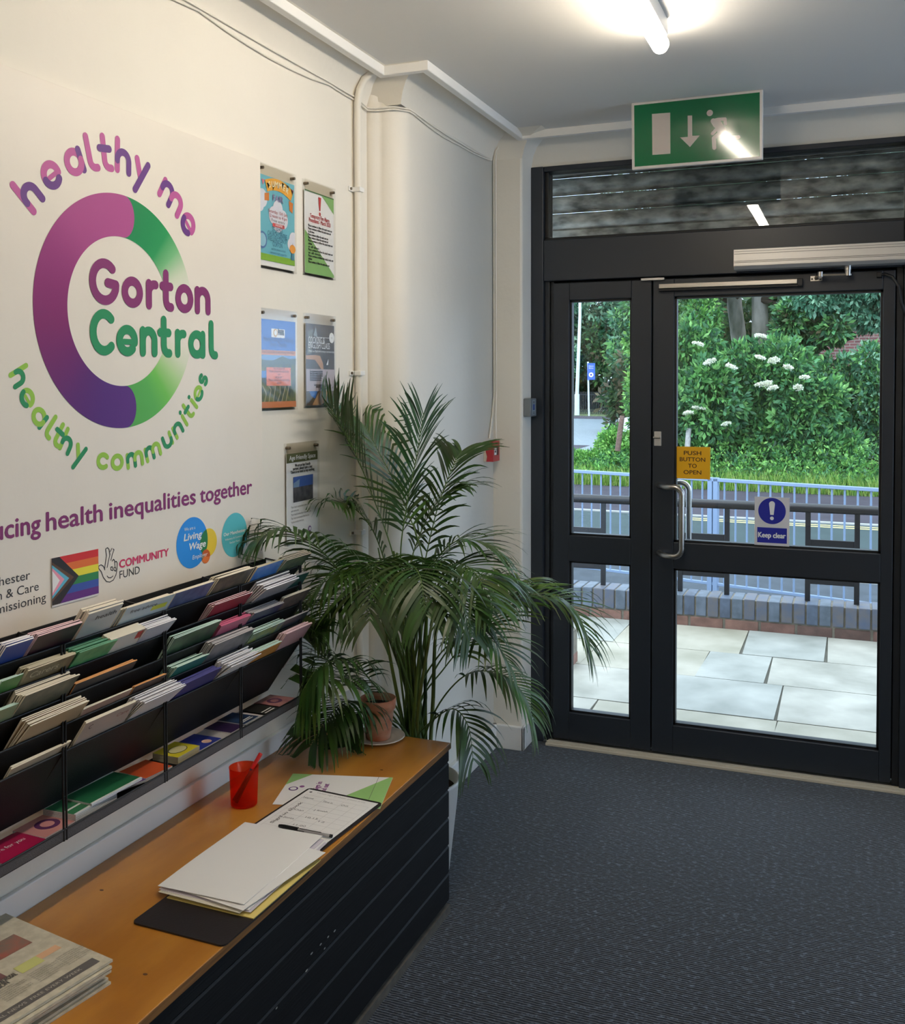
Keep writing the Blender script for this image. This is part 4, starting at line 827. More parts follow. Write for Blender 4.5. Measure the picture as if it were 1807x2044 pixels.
card(348, 1502, .085, .075, 0., cov('yellow_card', (222, 206, 50)), 'yellow booklet with white badge in the tray', 5, .003, draw=lambda q, F, w, d, n: (q.disc(F, 0, -.004, .020, n, dk, 20, ru=.028), q.disc(F, 0, -.004, .018, n+.0003, ink('pale_badge', (230, 220, 160)), 20, ru=.026)), page=PG['t'])
card(382, 1478, .09, .085, 0., cov('ultramarine', (46, 60, 150)), 'blue card in the tray beyond the yellow booklet', 3, draw=lambda q, F, w, d, n: q.disc(F, .012, -.02, .013, n, ink('peach', (222, 180, 160)), 14))
card(415, 1462, .06, .085, 0., cov('pale_card', (200, 196, 196)), 'pale grey card in the tray', 2)
card(440, 1448, .07, .085, 0., cov('purple_card', (52, 34, 76)), 'dark purple card in the tray', 3)
card(455, 1432, .07, .085, 0., cov('blue_black', (44, 70, 110), (20, 24, 36)), 'black and blue card in the tray beside the fourth post', 4, draw=lambda q, F, w, d, n: [q.rect(F, -w*.35, w*.35, v-.002, v+.002, n, wh) for v in (-.03, -.022)])
card(492, 1428, .06, .075, 0., cov('white_card', (214, 206, 204)), 'white card in the tray right of the fourth post', 3)
card(520, 1415, .08, .085, 0., cov('black_card', (36, 36, 34)), 'black card with white bars in the tray', 3, draw=lambda q, F, w, d, n: [q.rect(F, -w*.3, w*.3, v-.002, v+.002, n, wh) for v in (-.03, -.018)])
card(548, 1398, .09, .085, 0., cov('pink_card_b', (196, 140, 134), (150, 90, 96)), 'pink card with dark ring at the right end of the tray', 3, draw=lambda q, F, w, d, n: (q.disc(F, 0, 0, .022, n, ink('ring_dark', (1,1,1)), 20), q.disc(F, 0, 0, .012, n+.0003, cov('pink_card_b', (1,1,1)), 20)))
# ------------------------------------------------------------------ bench along the wall
BT, BYE, BXF = .524, 2.79, -1.128       # top height, far end, front edge
m_wood = mat('varnished_plywood', (196, 136, 54), .36, var=.5, vscale=2.6, col2=(164, 106, 36), bump=.04, bscale=30, stretch=(3.2, 1, 1), coat=.25)
m_ply = mat('ply_edge', (150, 104, 52), .5, var=.4, vscale=60, col2=(104, 70, 34), stretch=(1, .1, 4))
m_plank = mat('black_stained_plank', (12, 13, 16), .6, spec=.25, var=.3, vscale=8, bump=.1, bscale=60, stretch=(1, .15, 3))
bench = empty('bench', (-1.35, 1.3, 0), 'long low bench with varnished wooden top and black planked front', 'bench')
q = MB(); q.box(WALLX+.014, BXF, -.6, BYE, BT-.018, BT, m_wood); q.build('top', bench, bevel=.0015)
q = MB(); q.box(BXF-.0005, BXF+.0012, -.6, BYE, BT-.0172, BT-.001, m_ply); q.build('edge_band', bench)
zt = BT-.018; hs = [.042, .0855, .0855, .0855, .0855, .0855]; z = zt
for i, h in enumerate(hs):
    q = MB(); F = Frame((BXF-.020, -.6, z-h), (0,1,0), (0,0,1)); q.prism(Frame((0, -.6, 0), (1,0,0), (0,0,1), (0,1,0)), [(BXF-.024, z-h+.0005), (BXF-.0085, z-h+.0005), (BXF-.005, z-h+.005), (BXF-.005, z-.005), (BXF-.0085, z-.0005), (BXF-.024, z-.0005)], 0, BYE-.004+.6, m_plank)
    q.build('plank', bench); z -= h
q = MB(); q.box(BXF-.030, BXF-.024, -.58, BYE-.01, .02, BT-.018, mat('bench_carcass', (60, 62, 66), .7)); q.box(WALLX+.02, BXF-.03, BYE-.02, BYE-.006, .0, BT-.018, m_plank); q.build('carcass', bench)
q = MB(); q.box(BXF-.024, BXF-.002, -.6, BYE, 0, .026, mat('plinth_strip', (88, 84, 78), .7, var=.4, vscale=30)); q.build('plinth', bench)
for (px, py) in ((203, 1777), (290, 1945), (762, 1537)):
    p = at(px, py, 2, BT); q = MB(); q.disc(Frame((p.x, p.y, BT+.0003), (1,0,0), (0,1,0)), 0, 0, .0035, 0, mat('knot_brown', (84, 50, 24), .6), 10, ru=.005); q.build('knot', bench)
rnd = random.Random(3)
for i, (px, py) in enumerate(((655, 1870), (668, 1858), (640, 1885), (622, 1903), (612, 1937), (552, 2012), (648, 1893))):
    p = at(px, py, 0, BXF-.0045); q = MB(); q.disc(Frame((BXF-.0045, p.y, p.z), (0,1,0), (0,0,1)), 0, 0, .0022, .0004, mat('paint_chip', (150, 150, 148), .7), 7, ru=.004+.003*rnd.random()); q.build('paint_chip', bench)

def sheet(name, F, w, h, t, m, label, cat='paper', group=None, draw=None, curl=None, parent=None):
    q = MB(); k = 10
    if curl is None: q.obox(F, 0, w, 0, h, 0, t, m)
    else:
        for side in (0, 1):
            vs = [F(w*i/k, h*j/k, curl(i/k, j/k)+t*side) for j in range(k+1) for i in range(k+1)]
            fs = [(j*(k+1)+i, j*(k+1)+i+1, (j+1)*(k+1)+i+1, (j+1)*(k+1)+i) for j in range(k) for i in range(k)]
            q.add(vs, fs if side else [f[::-1] for f in fs], m, True)
        for (a, b) in [((i/k, 0), ((i+1)/k, 0)) for i in range(k)]+[((1, i/k), (1, (i+1)/k)) for i in range(k)]+[(((i+1)/k, 1), (i/k, 1)) for i in range(k)]+[((0, (i+1)/k), (0, i/k)) for i in range(k)]:
            q.add([F(w*a[0], h*a[1], curl(*a)), F(w*b[0], h*b[1], curl(*b)), F(w*b[0], h*b[1], curl(*b)+t), F(w*a[0], h*a[1], curl(*a)+t)], [(0,1,2,3)], m)
    if draw: draw(q, F, w, h, t+.0003)
    return q.build(name, label=label, cat=cat, group=group)
def quadframe(pa, pb, z):      # frame whose u runs from pixel pa to pb on height z
    a, b = at(*pa, 2, z), at(*pb, 2, z); u = (b-a); L = u.length; u.normalize(); return Frame(a, u, (-u.y, u.x, 0), (0,0,1)), L
# sign-in notice under the far clipboard (reads from the wall side)
a, b, c = at(544, 1606, 2, BT), at(583, 1543, 2, BT), at(786, 1551, 2, BT)
Fn = Frame((a.x, a.y, BT+.0004), (b-a), (-(b-a).y, (b-a).x, 0), (0,0,1))
Fn = Frame((a.x, a.y, BT+.0004), (c-b).normalized(), Vector((-(c-b).y, (c-b).x, 0)).normalized(), (0,0,1)); wn_, hn_ = .283, .203
def dsign(q, F, w, h, n):
    g = ink('leaf_green', (150, 196, 120)); q.flat(F, [(0, h*.62), (w*.2, h), (0, h)][::1], n, g); q.flat(F, [(w*.45, 0), (w, 0), (w, h), (w*.97, h)], n, g)
    q.disc(F, w*.10, h*.50, .013, n+.0002, pu, 20); q.disc(F, w*.10, h*.50, .009, n+.0004, m_paper, 20); q.disc(F, w*.17, h*.58, .007, n+.0002, ink('soft_violet', (150, 90, 150)), 14)
    q.text(F, w*.34, h*.62, 'Sign in', .016, n+.0002, ink('violet_soft', (150, 80, 150)), ang=math.pi/2, align='c', w=.055, bold=.02); q.text(F, w*.42, h*.56, 'and out', .016, n+.0002, ink('violet_soft', (1,1,1)), ang=math.pi/2, align='c', w=.055, bold=.02)
    q.rect(F, w*.86, w*.864, h*.2, h, n+.0003, m_txt)
sheet('sign_in_notice', Fn, wn_, hn_, .0008, m_paper, 'white and green sign in notice lying under the clipboard', 'notice', draw=dsign)
# clipboards
m_clip = mat('clipboard_black', (34, 28, 30), .45, bump=.05, bscale=200)
def clipboard(F, w, h, label, clip_v=None):
    c = empty('clipboard', F(w/2, h/2, 0), label, 'clipboard', 'black clipboards on the bench'); r_ = .012; P = []
    for cx, cy, a0 in ((w-r_, h-r_, 0), (r_, h-r_, 90), (r_, r_, 180), (w-r_, r_, 270)): P += arc(cx, cy, r_, a0, a0+90, 4)
    q = MB(); q.prism(F, P, 0, .0035, m_clip); q.build('board', c, bevel=.0008)
    if clip_v:
        q = MB()
        for u in (w*.34, w*.66): q.tube([F(u-.006, clip_v, .006), F(u-.003, clip_v+.012, .011), F(u+.002, clip_v+.014, .012), F(u+.006, clip_v+.002, .006)], .0011, m_steel, 6)
        q.build('wire_clip', c)
    return c
a, b = at(617, 1573, 2, BT+.004), at(762, 1603, 2, BT+.004)
uu = (b-a).normalized(); vv = Vector((-uu.y, uu.x, 0)); Wc = (b-a).length+.004
Fc1 = Frame((a.x, a.y, BT+.0016)+() if False else (a.x, a.y, BT+.0016), uu, vv, (0,0,1)); Fc1 = Frame(Fc1(0, -.335, 0), uu, vv, (0,0,1))
clipboard(Fc1, Wc, .335, 'black clipboard holding the printed sign in form', .055)
def dform(q, F, w, h, n):
    bk = ink('form_ink', (120, 116, 118)); lt = ink('form_rule', (190, 186, 188))
    q.text(F, w*.5, h*.955, 'Visitor sign in sheet  please print', .008, n, lt, w=w*.7, align='c'); q.disc(F, w*.07, h*.955, .004, n, bk, 12)
    for i in range(11): q.rect(F, w*.06, w*.95, h*(.90-.075*i), h*(.90-.075*i)+.0006, n, lt)
    for x in (.06, .34, .6, .78, .95): q.rect(F, w*x, w*x+.0006, h*.15, h*.90, n, lt)
    for (u, v, s, ww, a) in ((.08, .83, 'Name', .14, .1), (.36, .83, 'Time in', .14, .0), (.62, .83, 'Out', .1, .1), (.40, .66, 'J Smith', .18, .12), (.1, .60, 'A Khan', .2, .08), (.42, .52, '10.15', .16, .1), (.62, .50, '12', .08, 0), (.12, .45, 'M Jones', .2, .06), (.40, .37, '11.00', .16, .1)):
        q.text(F, w*u, h*v, s, .008, n+.0002, bk, w=w*ww, ang=a)
    q.text(F, w*.16, h*.33, 'Sign in book', .009, n+.0002, ink('grey_text', (1,1,1)), w=h*.42, ang=math.pi*.5, bold=.01)
Fp = Frame(Fc1(.008, .006, .0042), uu, vv, (0,0,1))
sheet('sign_in_form', Fp, Wc-.016, .318, .0006, m_paper, 'white printed sign in form clipped to the far clipboard', 'paper', draw=dform)
# biro across the form
p0, p1 = at(557, 1648, 2, BT+.012), at(663, 1669, 2, BT+.012)
pen = empty('ballpoint_pen', ((p0.x+p1.x)/2, (p0.y+p1.y)/2, BT+.008), 'clear ballpoint pen with black cap lying on the form', 'pen')
d = (p1-p0); L = d.length; d.normalize(); pz = BT+.0118; P = lambda t, dz=0: Vector((p0.x, p0.y, pz+dz))+d*(t*L)
m_clear = mat('clear_plastic', (200, 198, 200), .15, trans=.35, spec=.6)
q = MB(); q.tube([P(.36), P(.985)], .0040, m_clear, 6); q.build('barrel', pen)
q = MB(); q.tube([P(0), P(.04), P(.1), P(.37)], .005, m_black, 12, rr=[.0035, .0045, .0052, .0050]); s_ = Vector((-d.y, d.x, 0))*-.0062; q.tube([P(.12)+s_, P(.50)+s_], .0013, m_black, 6); q.build('cap', pen)
q = MB(); q.tube([P(.40, .0033), P(.80, .0033)], .0013, m_black, 6); q.tube([P(.96), P(1)], .0042, m_black, 8); q.build('refill', pen)
# near clipboard and the loose papers on it
a, b = at(262, 1842, 2, BT+.002), at(447, 1890, 2, BT+.002); uu2 = (b-a).normalized(); vv2 = Vector((-uu2.y, uu2.x, 0))
Fc2 = Frame((a.x, a.y, BT+.0003), uu2, vv2, (0,0,1)); clipboard(Fc2, (b-a).length, .33, 'black clipboard lying under the loose paper pile, its end bare')
zl = BT+.0042
def pap(pa, pb, h, z, m, label, curl=None, t=.0008, dv=0.):
    F, L = quadframe(pa, pb, z); F = Frame(F(0, dv, 0), F.u, F.v, (0,0,1)); return sheet('paper_sheet', F, L, h, t, m, label, 'paper', None, curl=curl)
m_lil, m_yel = mat('lilac_paper', (206, 198, 208), .6), mat('yellow_folder', (224, 202, 120), .55)
cu1 = lambda s: (lambda u, v: s*(1-v)**2*.5+.0015*math.sin(3*v)*u)
pap((333, 1793), (506, 1835), .27, zl, m_yel, 'pale yellow folder at the bottom of the loose papers', t=.002)
pap((316, 1785), (478, 1828), .31, zl+.0028, mat('cream_paper', (226, 220, 204), .6), 'cream sheet poking out over the yellow folder', curl=lambda u, v: .001+.004*(1-v)**3)
for i, (pa, pb, m, l) in enumerate((((318, 1782), (500, 1822), m_lil, 'lilac tinged sheet low in the loose papers'), ((320, 1779), (497, 1818), m_paper, 'white sheet third from the top of the loose papers'), ((317, 1776), (492, 1815), m_lil, 'lilac tinged sheet just below the top white sheet'))):
    pap(pa, pb, .330, zl+.006+.0016*i, m, l, curl=lambda u, v, k=i: .0008*math.sin(6*u+k)+.0006)
F3, L3 = quadframe((500, 1820), (560, 1790), zl+.0105)
u_ = at(648, 1697, 2, zl+.01)-at(478, 1822, 2, zl+.01)
Fx = Frame(at(468, 1822, 2, zl+.0115), Vector((.70, .72, 0)).normalized()*1, Vector((-.72, .70, 0)), (0,0,1))
# sheet whose corner pokes out to the right, turned relative to the pile
aa, bb = at(485, 1818, 2, zl+.013), at(650, 1703, 2, zl+.013); un = (bb-aa).normalized(); Fx = Frame(Vector((aa.x, aa.y, zl+.0115)), un, (-un.y, un.x, 0), (0,0,1))
sheet('paper_sheet', Fx, (bb-aa).length, .20, .0007, m_paper, 'white sheet turned so its corner pokes out on the right', curl=lambda u, v: .0015+.006*max(0, u-.8)**2*4)
pap((315, 1770), (487, 1808), .335, zl+.0135, m_paper, 'topmost white sheet of the loose papers', curl=lambda u, v: .0012*math.sin(5*v+2*u)+.0014)
# newspapers
m_news = mat('newsprint', (206, 198, 178), .75, var=.08, vscale=60, col2=(186, 178, 158))
zn = BT+.0006; ca, cb, cc = at(225, 1908, 2, BT+.05), at(0, 1812, 2, BT+.05), at(100, 2050, 2, BT+.05)
vn = (cb-ca).normalized(); wn2 = Vector((vn.y, -vn.x, 0)); wn2 = wn2 if wn2.dot(cc-ca) > 0 else -wn2
def dnews(q, F, w, h, n):
    tx = ink('news_ink', (120, 116, 108)); dk2 = ink('news_dark', (92, 88, 84))
    # F: u runs from the wall towards the room edge, v towards the far edge
    q.rect(F, w*.10, w*.95, h*.045, h*.115, n, ink('news_banner', (98, 94, 92))); q.text(F, w*.5, h*.068, 'YOUR LOCAL NEWS  FREE EVERY WEEK', .007, n+.0003, ink('news_pale', (190, 184, 170)), w=w*.7, align='c')
    for (u0, u1, v0, v1, c, c2) in ((.36, .62, .60, .80, (130, 110, 96), (60, 56, 62)), (.64, .88, .56, .74, (118, 112, 100), (170, 96, 80)), (.30, .60, .38, .56, (140, 92, 88), (78, 76, 82)), (.0, .28, .40, .62, (92, 84, 82), (120, 70, 66))):
        q.rect(F, w*u0, w*u1, h*v0, h*v1, n, mat('news_photo_%d' % int(u0*100), c, .7, var=.5, vscale=30, col2=c2))
    q.rect(F, w*.02, w*.34, h*.80, h*.90, n, ink('news_mint', (150, 184, 146))); q.text(F, w*.18, h*.83, 'GARDEN', .012, n+.0003, ink('news_green', (88, 136, 92)), w=w*.24, align='c', bold=.02)
    q.rect(F, w*.0, w*.22, h*.13, h*.24, n, ink('news_violet', (86, 72, 124))); q.text(F, w*.1, h*.17, 'OFFER', .010, n+.0003, ink('news_pink', (200, 110, 110)), w=w*.16, align='c')
    q.rect(F, w*.66, w*.80, h*.33, h*.42, n, ink('news_lime', (206, 206, 130))); q.rect(F, w*.80, w*.93, h*.36, h*.42, n, ink('news_peach', (224, 178, 140)))
    q.text(F, w*.30, h*.345, 'COUNCIL TOWN HALL PROPOSAL', .012, n+.0003, dk2, w=w*.34, bold=.02); q.text(F, w*.30, h*.31, 'HAS A NEW PASSION', .012, n+.0003, dk2, w=w*.27, bold=.02)
    for c0 in (.26, .46, .66, .84):
        for i in range(7): q.text(F, w*c0, h*(.285-.019*i), 'the council said on friday that it', .0042, n+.0003, tx, w=w*(.17 if i % 3 else .12))
for i in range(7):
    tilt = (.0, .02, -.015, .03, -.02, .012, .0)[i]; c_, s_ = math.cos(tilt), math.sin(tilt)
    v1 = Vector((vn.x*c_-vn.y*s_, vn.x*s_+vn.y*c_, 0)); w1 = Vector((wn2.x*c_-wn2.y*s_, wn2.x*s_+wn2.y*c_, 0))
    o_ = ca+Vector((random.uniform(-.012, .006), random.uniform(-.012, .006), 0))*(i < 6)
    # frame origin at the room-side near corner so that u points to the room
    W_, H_ = .33, .31
    F = Frame(Vector((o_.x, o_.y, zn+.0064*i))+w1*W_, -w1, v1, (0,0,1))
    q = MB()
    for j in range(2):
        q.obox(F, 0, W_, 0, H_, .0026*j, .0026*j+.0022, m_news)
    k = 8; P = [(H_*.0, 0)]
    q.tube([F(0, H_, .0024), F(W_, H_, .0024)], .0024, m_news, 8)
    if i == 6: dnews(q, F, W_, H_, .0052)
    q.build('newspaper', label=('newspaper with printed front page on top of the stack' if i == 6 else 'folded newspaper, %s the stack under the printed front page' % ('bottom of', 'second from bottom in', 'third from bottom in', 'fourth from bottom in', 'fifth from bottom in', 'topmost in')[i]), cat='newspaper', group=None if i == 6 else 'newspapers stacked on the near end of the bench')
# red beaker with two pens
pc_ = at(490, 1606, 2, BT); cx, cy = pc_.x-.004, pc_.y+.0
m_redp = bpy.data.materials.new('red_translucent_plastic'); m_redp.use_nodes = True; nt = m_redp.node_tree; b = nt.nodes['Principled BSDF']
b.inputs['Base Color'].default_value = (*lin((226, 70, 40)), 1); b.inputs['Roughness'].default_value = .12; b.inputs['IOR'].default_value = 1.3
tr = nt.nodes.new('ShaderNodeBsdfTransparent'); tr.inputs[0].default_value = (1, .30, .16, 1); mx = nt.nodes.new('ShaderNodeMixShader'); mx.inputs[0].default_value = .2
nt.links.new(tr.outputs[0], mx.inputs[1]); nt.links.new(b.outputs[0], mx.inputs[2]); nt.links.new(mx.outputs[0], nt.nodes['Material Output'].inputs[0]); MATS['red_translucent_plastic'] = m_redp
q = MB(); q.lathe([(0, .001), (.031, .001), (.034, .003), (.0375, .095), (.0382, .1), (.0362, .1), (.0325, .007), (0, .007)], (cx, cy, BT), m_redp, 40)
q.build('beaker', label='translucent red plastic beaker holding two pens', cat='beaker')
q = MB(); q.tube([(cx-.024, cy-.012, BT+.012), (cx+.018, cy+.02, BT+.098)], .0042, mat('pen_navy', (56, 60, 96), .4), 10); pn = empty('red_capped_pen', (cx, cy, BT+.012), 'pen with a red cap leaning in the red beaker', 'pen'); q.build('barrel', pn)
q = MB(); q.tube([(cx+.014, cy+.017, BT+.090), (cx+.032, cy+.031, BT+.127)], .0056, mat('pen_red', (208, 44, 44), .35), 10); q.build('cap', pn)
q = MB(); q.tube([(cx-.008, cy-.024, BT+.012), (cx+.012, cy+.024, BT+.086)], .0045, m_black, 10); q.build('dark_pen', label='short dark pen inside the red beaker', cat='pen')
# terracotta pot, saucer, seedling
pp = at(755, 1476, 2, BT); px_, py_ = pp.x, pp.y
m_sau = mat('saucer_glaze', (214, 202, 188), .25, coat=.4)
q = MB(); q.lathe([(0, .002), (.05, .0), (.058, .002), (.080, .011), (.083, .013), (.081, .015), (.058, .007), (.045, .0055), (0, .0055)], (px_, py_, BT), m_sau, 48); q.build('saucer', label='round cream saucer under the terracotta pot', cat='saucer')
m_ter = mat('terracotta', (186, 98, 60), .85, var=.5, vscale=9, col2=(206, 168, 142), bump=.15, bscale=80, stretch=(1, 1, 2.2)); m_soil = mat('soil', (52, 36, 26), .95, bump=.6, bscale=120)
pot = empty('plant_pot', (px_, py_, BT+.006), 'small weathered terracotta pot with a seedling on a saucer', 'plant pot')
zb = BT+.0062; q = MB(); q.lathe([(0, 0), (.036, 0), (.038, .002), (.0495, .092), (.0535, .093), (.056, .122), (.0545, .124), (.0525, .124), (.048, .100), (0, .100)], (px_, py_, zb), m_ter, 40); q.build('pot', pot)
q = MB(); q.lathe([(.0, .103), (.03, .104), (.048, .101)], (px_, py_, zb), m_soil, 24); q.build('soil', pot)
m_leafg = mat('seedling_green', (60, 98, 52), .5)
q = MB(); rr = random.Random(5)
for sgm in ([(0, 0, .102), (-.004, -.006, .118), (-.010, -.020, .126)], [(0, 0, .102), (-.014, -.03, .130), (-.018, -.055, .105), (-.016, -.060, .065), (-.012, -.062, .035)]):
    P = [Vector((px_+a, py_+b_, zb+c_)) for a, b_, c_ in sgm]; q.tube(P, .0012, m_leafg, 5)
    for i, p in enumerate(P[1:]):
        for s in (-1, 1, 0):
            dd = Vector((s*.9+rr.uniform(-.3, .3), -.4+rr.uniform(-.4, .3), rr.uniform(-.2, .5))).normalized(); w_ = dd.cross(Vector((0,0,1))).normalized()*.0055; L = .015
            q.add([p, p+dd*L*.5+w_, p+dd*L, p+dd*L*.5-w_], [(0,1,2,3)], m_leafg)
q.build('seedling', pot)

# ------------------------------------------------------------------ areca palm behind the bench end
RB = Vector((-1.335, 3.0, .30))
palm = empty('potted_palm', (RB.x, RB.y, 0), 'large areca palm with arching fronds in the corner behind the bench', 'potted palm')
m_pot = mat('white_planter', (206, 202, 198), .35)
q = MB(); q.lathe([(0, 0), (.105, 0), (.108, .004), (.140, .285), (.145, .30), (.145, .31), (.137, .31), (.130, .27), (0, .27)], (RB.x, RB.y, 0), m_pot, 40); q.build('planter', palm)
q = MB(); q.lathe([(0, .275), (.06, .278), (.131, .272)], (RB.x, RB.y, 0), m_soil, 24); q.build('soil', palm)
m_palm = vcol('palm_leaf', .38, .22, .5); m_stem = vcol('palm_stem', .45, 0., .4)
prng = random.Random(11)
def clampx(v):
    """keep foliage in front of walls, above bench and floor, clear of the door screen"""
    x, y, z = v
    if y < 3.22: lim = WALLX+.02
    elif y < NY-.02: lim = PX+.012
    else: lim = NX+.012
    if y < BYE+.01 and x < BXF+.01 and z < BT+.006 and z > BT-.15 and x > BXF-.5: z = BT+.006+prng.random()*.006
    if y < 2.52 and x < -1.44 and z < 1.13 and z > .6: x = max(x, -1.44)
    if y > 3.17: 
        t = min(1, (y-3.17)/.1); lim = max(lim, -1.58+(PX+1.592)*t)
    return Vector((max(x, lim+prng.random()*.004), min(y, 4.27), max(z, .01)))
def pp3(px, py, y):
    """a frond point read off the photo at depth y, pulled towards the camera if it would fall inside a wall"""
    for _ in range(60):
        p = at(px, py, 1, y); lim = (WALLX+.05 if y < 3.2 else PX+.04)
        if p.x >= lim: return p
        y -= .02
    return p
def spline(P, k):
    P = [P[0]*2-P[1]]+P+[P[-1]*2-P[-2]]; out = []
    n = len(P)-3
    for i in range(k+1):
        t = i/k*n; j = min(int(t), n-1); f = t-j; a, b, c, d = P[j:j+4]
        out.append(.5*((2*b)+(c-a)*f+(2*a-5*b+4*c-d)*f*f+(3*b-a-3*c+d)*f**3))
    return out
def frond(ctrl, start, pairs, ll, droop, wd=.0115, up=.35, side=None, twist=0., col=None, thick=.0038):
    P = spline([clampx(p) for p in ctrl], 40); q = MB(); base = col or (44, 78, 34); C = lambda: tuple(v*prng.uniform(.75, 1.25) for v in lin(base))
    st = lin((86, 112, 52)); n0 = len(q.f); q.tube(P, thick, m_stem, 6, rr=[thick*(1-.8*i/40) for i in range(41)])
    for i in range(n0, len(q.f)): q.c[i] = st
    for i in range(pairs):
        t = start+(1-start)*(i+.5)/pairs; j = min(39, int(t*40)); p = P[j].lerp(P[j+1], t*40-j); T_ = (P[j+1]-P[j]).normalized()
        s0 = side if side else T_.cross(Vector((0, 0, 1)))
        s0 = s0 - T_*s0.dot(T_); s0 = s0.normalized() if s0.length > 1e-3 else T_.orthogonal().normalized(); U_ = s0.cross(T_)
        env = math.sin(math.pi*(.12+.80*(t-start)/(1-start)))**.6
        for sg in (-1, 1):
            fw = .45+.55*(t-start)/(1-start)+prng.uniform(-.08, .08); d = (s0*sg+T_*fw*1.1+U_*(up+prng.uniform(-.12, .12))).normalized(); L = ll*env*prng.uniform(.85, 1.12)
            W = wd*prng.uniform(.8, 1.15); k = 7; cur = p.copy(); dd = d.copy(); vs = []; cc = C(); bend = droop*prng.uniform(.6, 1.4)
            wv = dd.cross(U_).normalized()
            for m_ in range(k+1):
                s_ = m_/k; w_ = W*.5*(math.sin(math.pi*min(1, .08+s_*.97))**.7 if s_ < 1 else .03); w_ = max(w_, .0006)
                wv = (wv - dd*wv.dot(dd)).normalized()
                a, b_ = clampx(cur-wv*w_), clampx(cur+wv*w_); vs += [a, b_]
                cur = cur+dd*(L/k); dd = (dd+Vector((0, 0, -bend*(.3+s_)*1.3/k*2))).normalized()
            q.add(vs, [(2*z_, 2*z_+1, 2*z_+3, 2*z_+2) for z_ in range(k)], m_palm, True, col=cc)
    return q.build('frond', palm)
def stem(ctrl, r=.006, c=(98, 120, 58)):
    q = MB(); P = spline(ctrl, 14); q.tube(P, r, m_stem, 7, rr=[r*(1-.55*i/14) for i in range(15)]); q.c = [tuple(v*prng.uniform(.8, 1.1) for v in lin(c))]*len(q.c); return q.build('stem', palm)
def B(): return RB+Vector((prng.uniform(-.07, .07), prng.uniform(-.07, .07), -.02))
DK, MD, LT = (52, 80, 34), (66, 96, 40), (98, 128, 50)
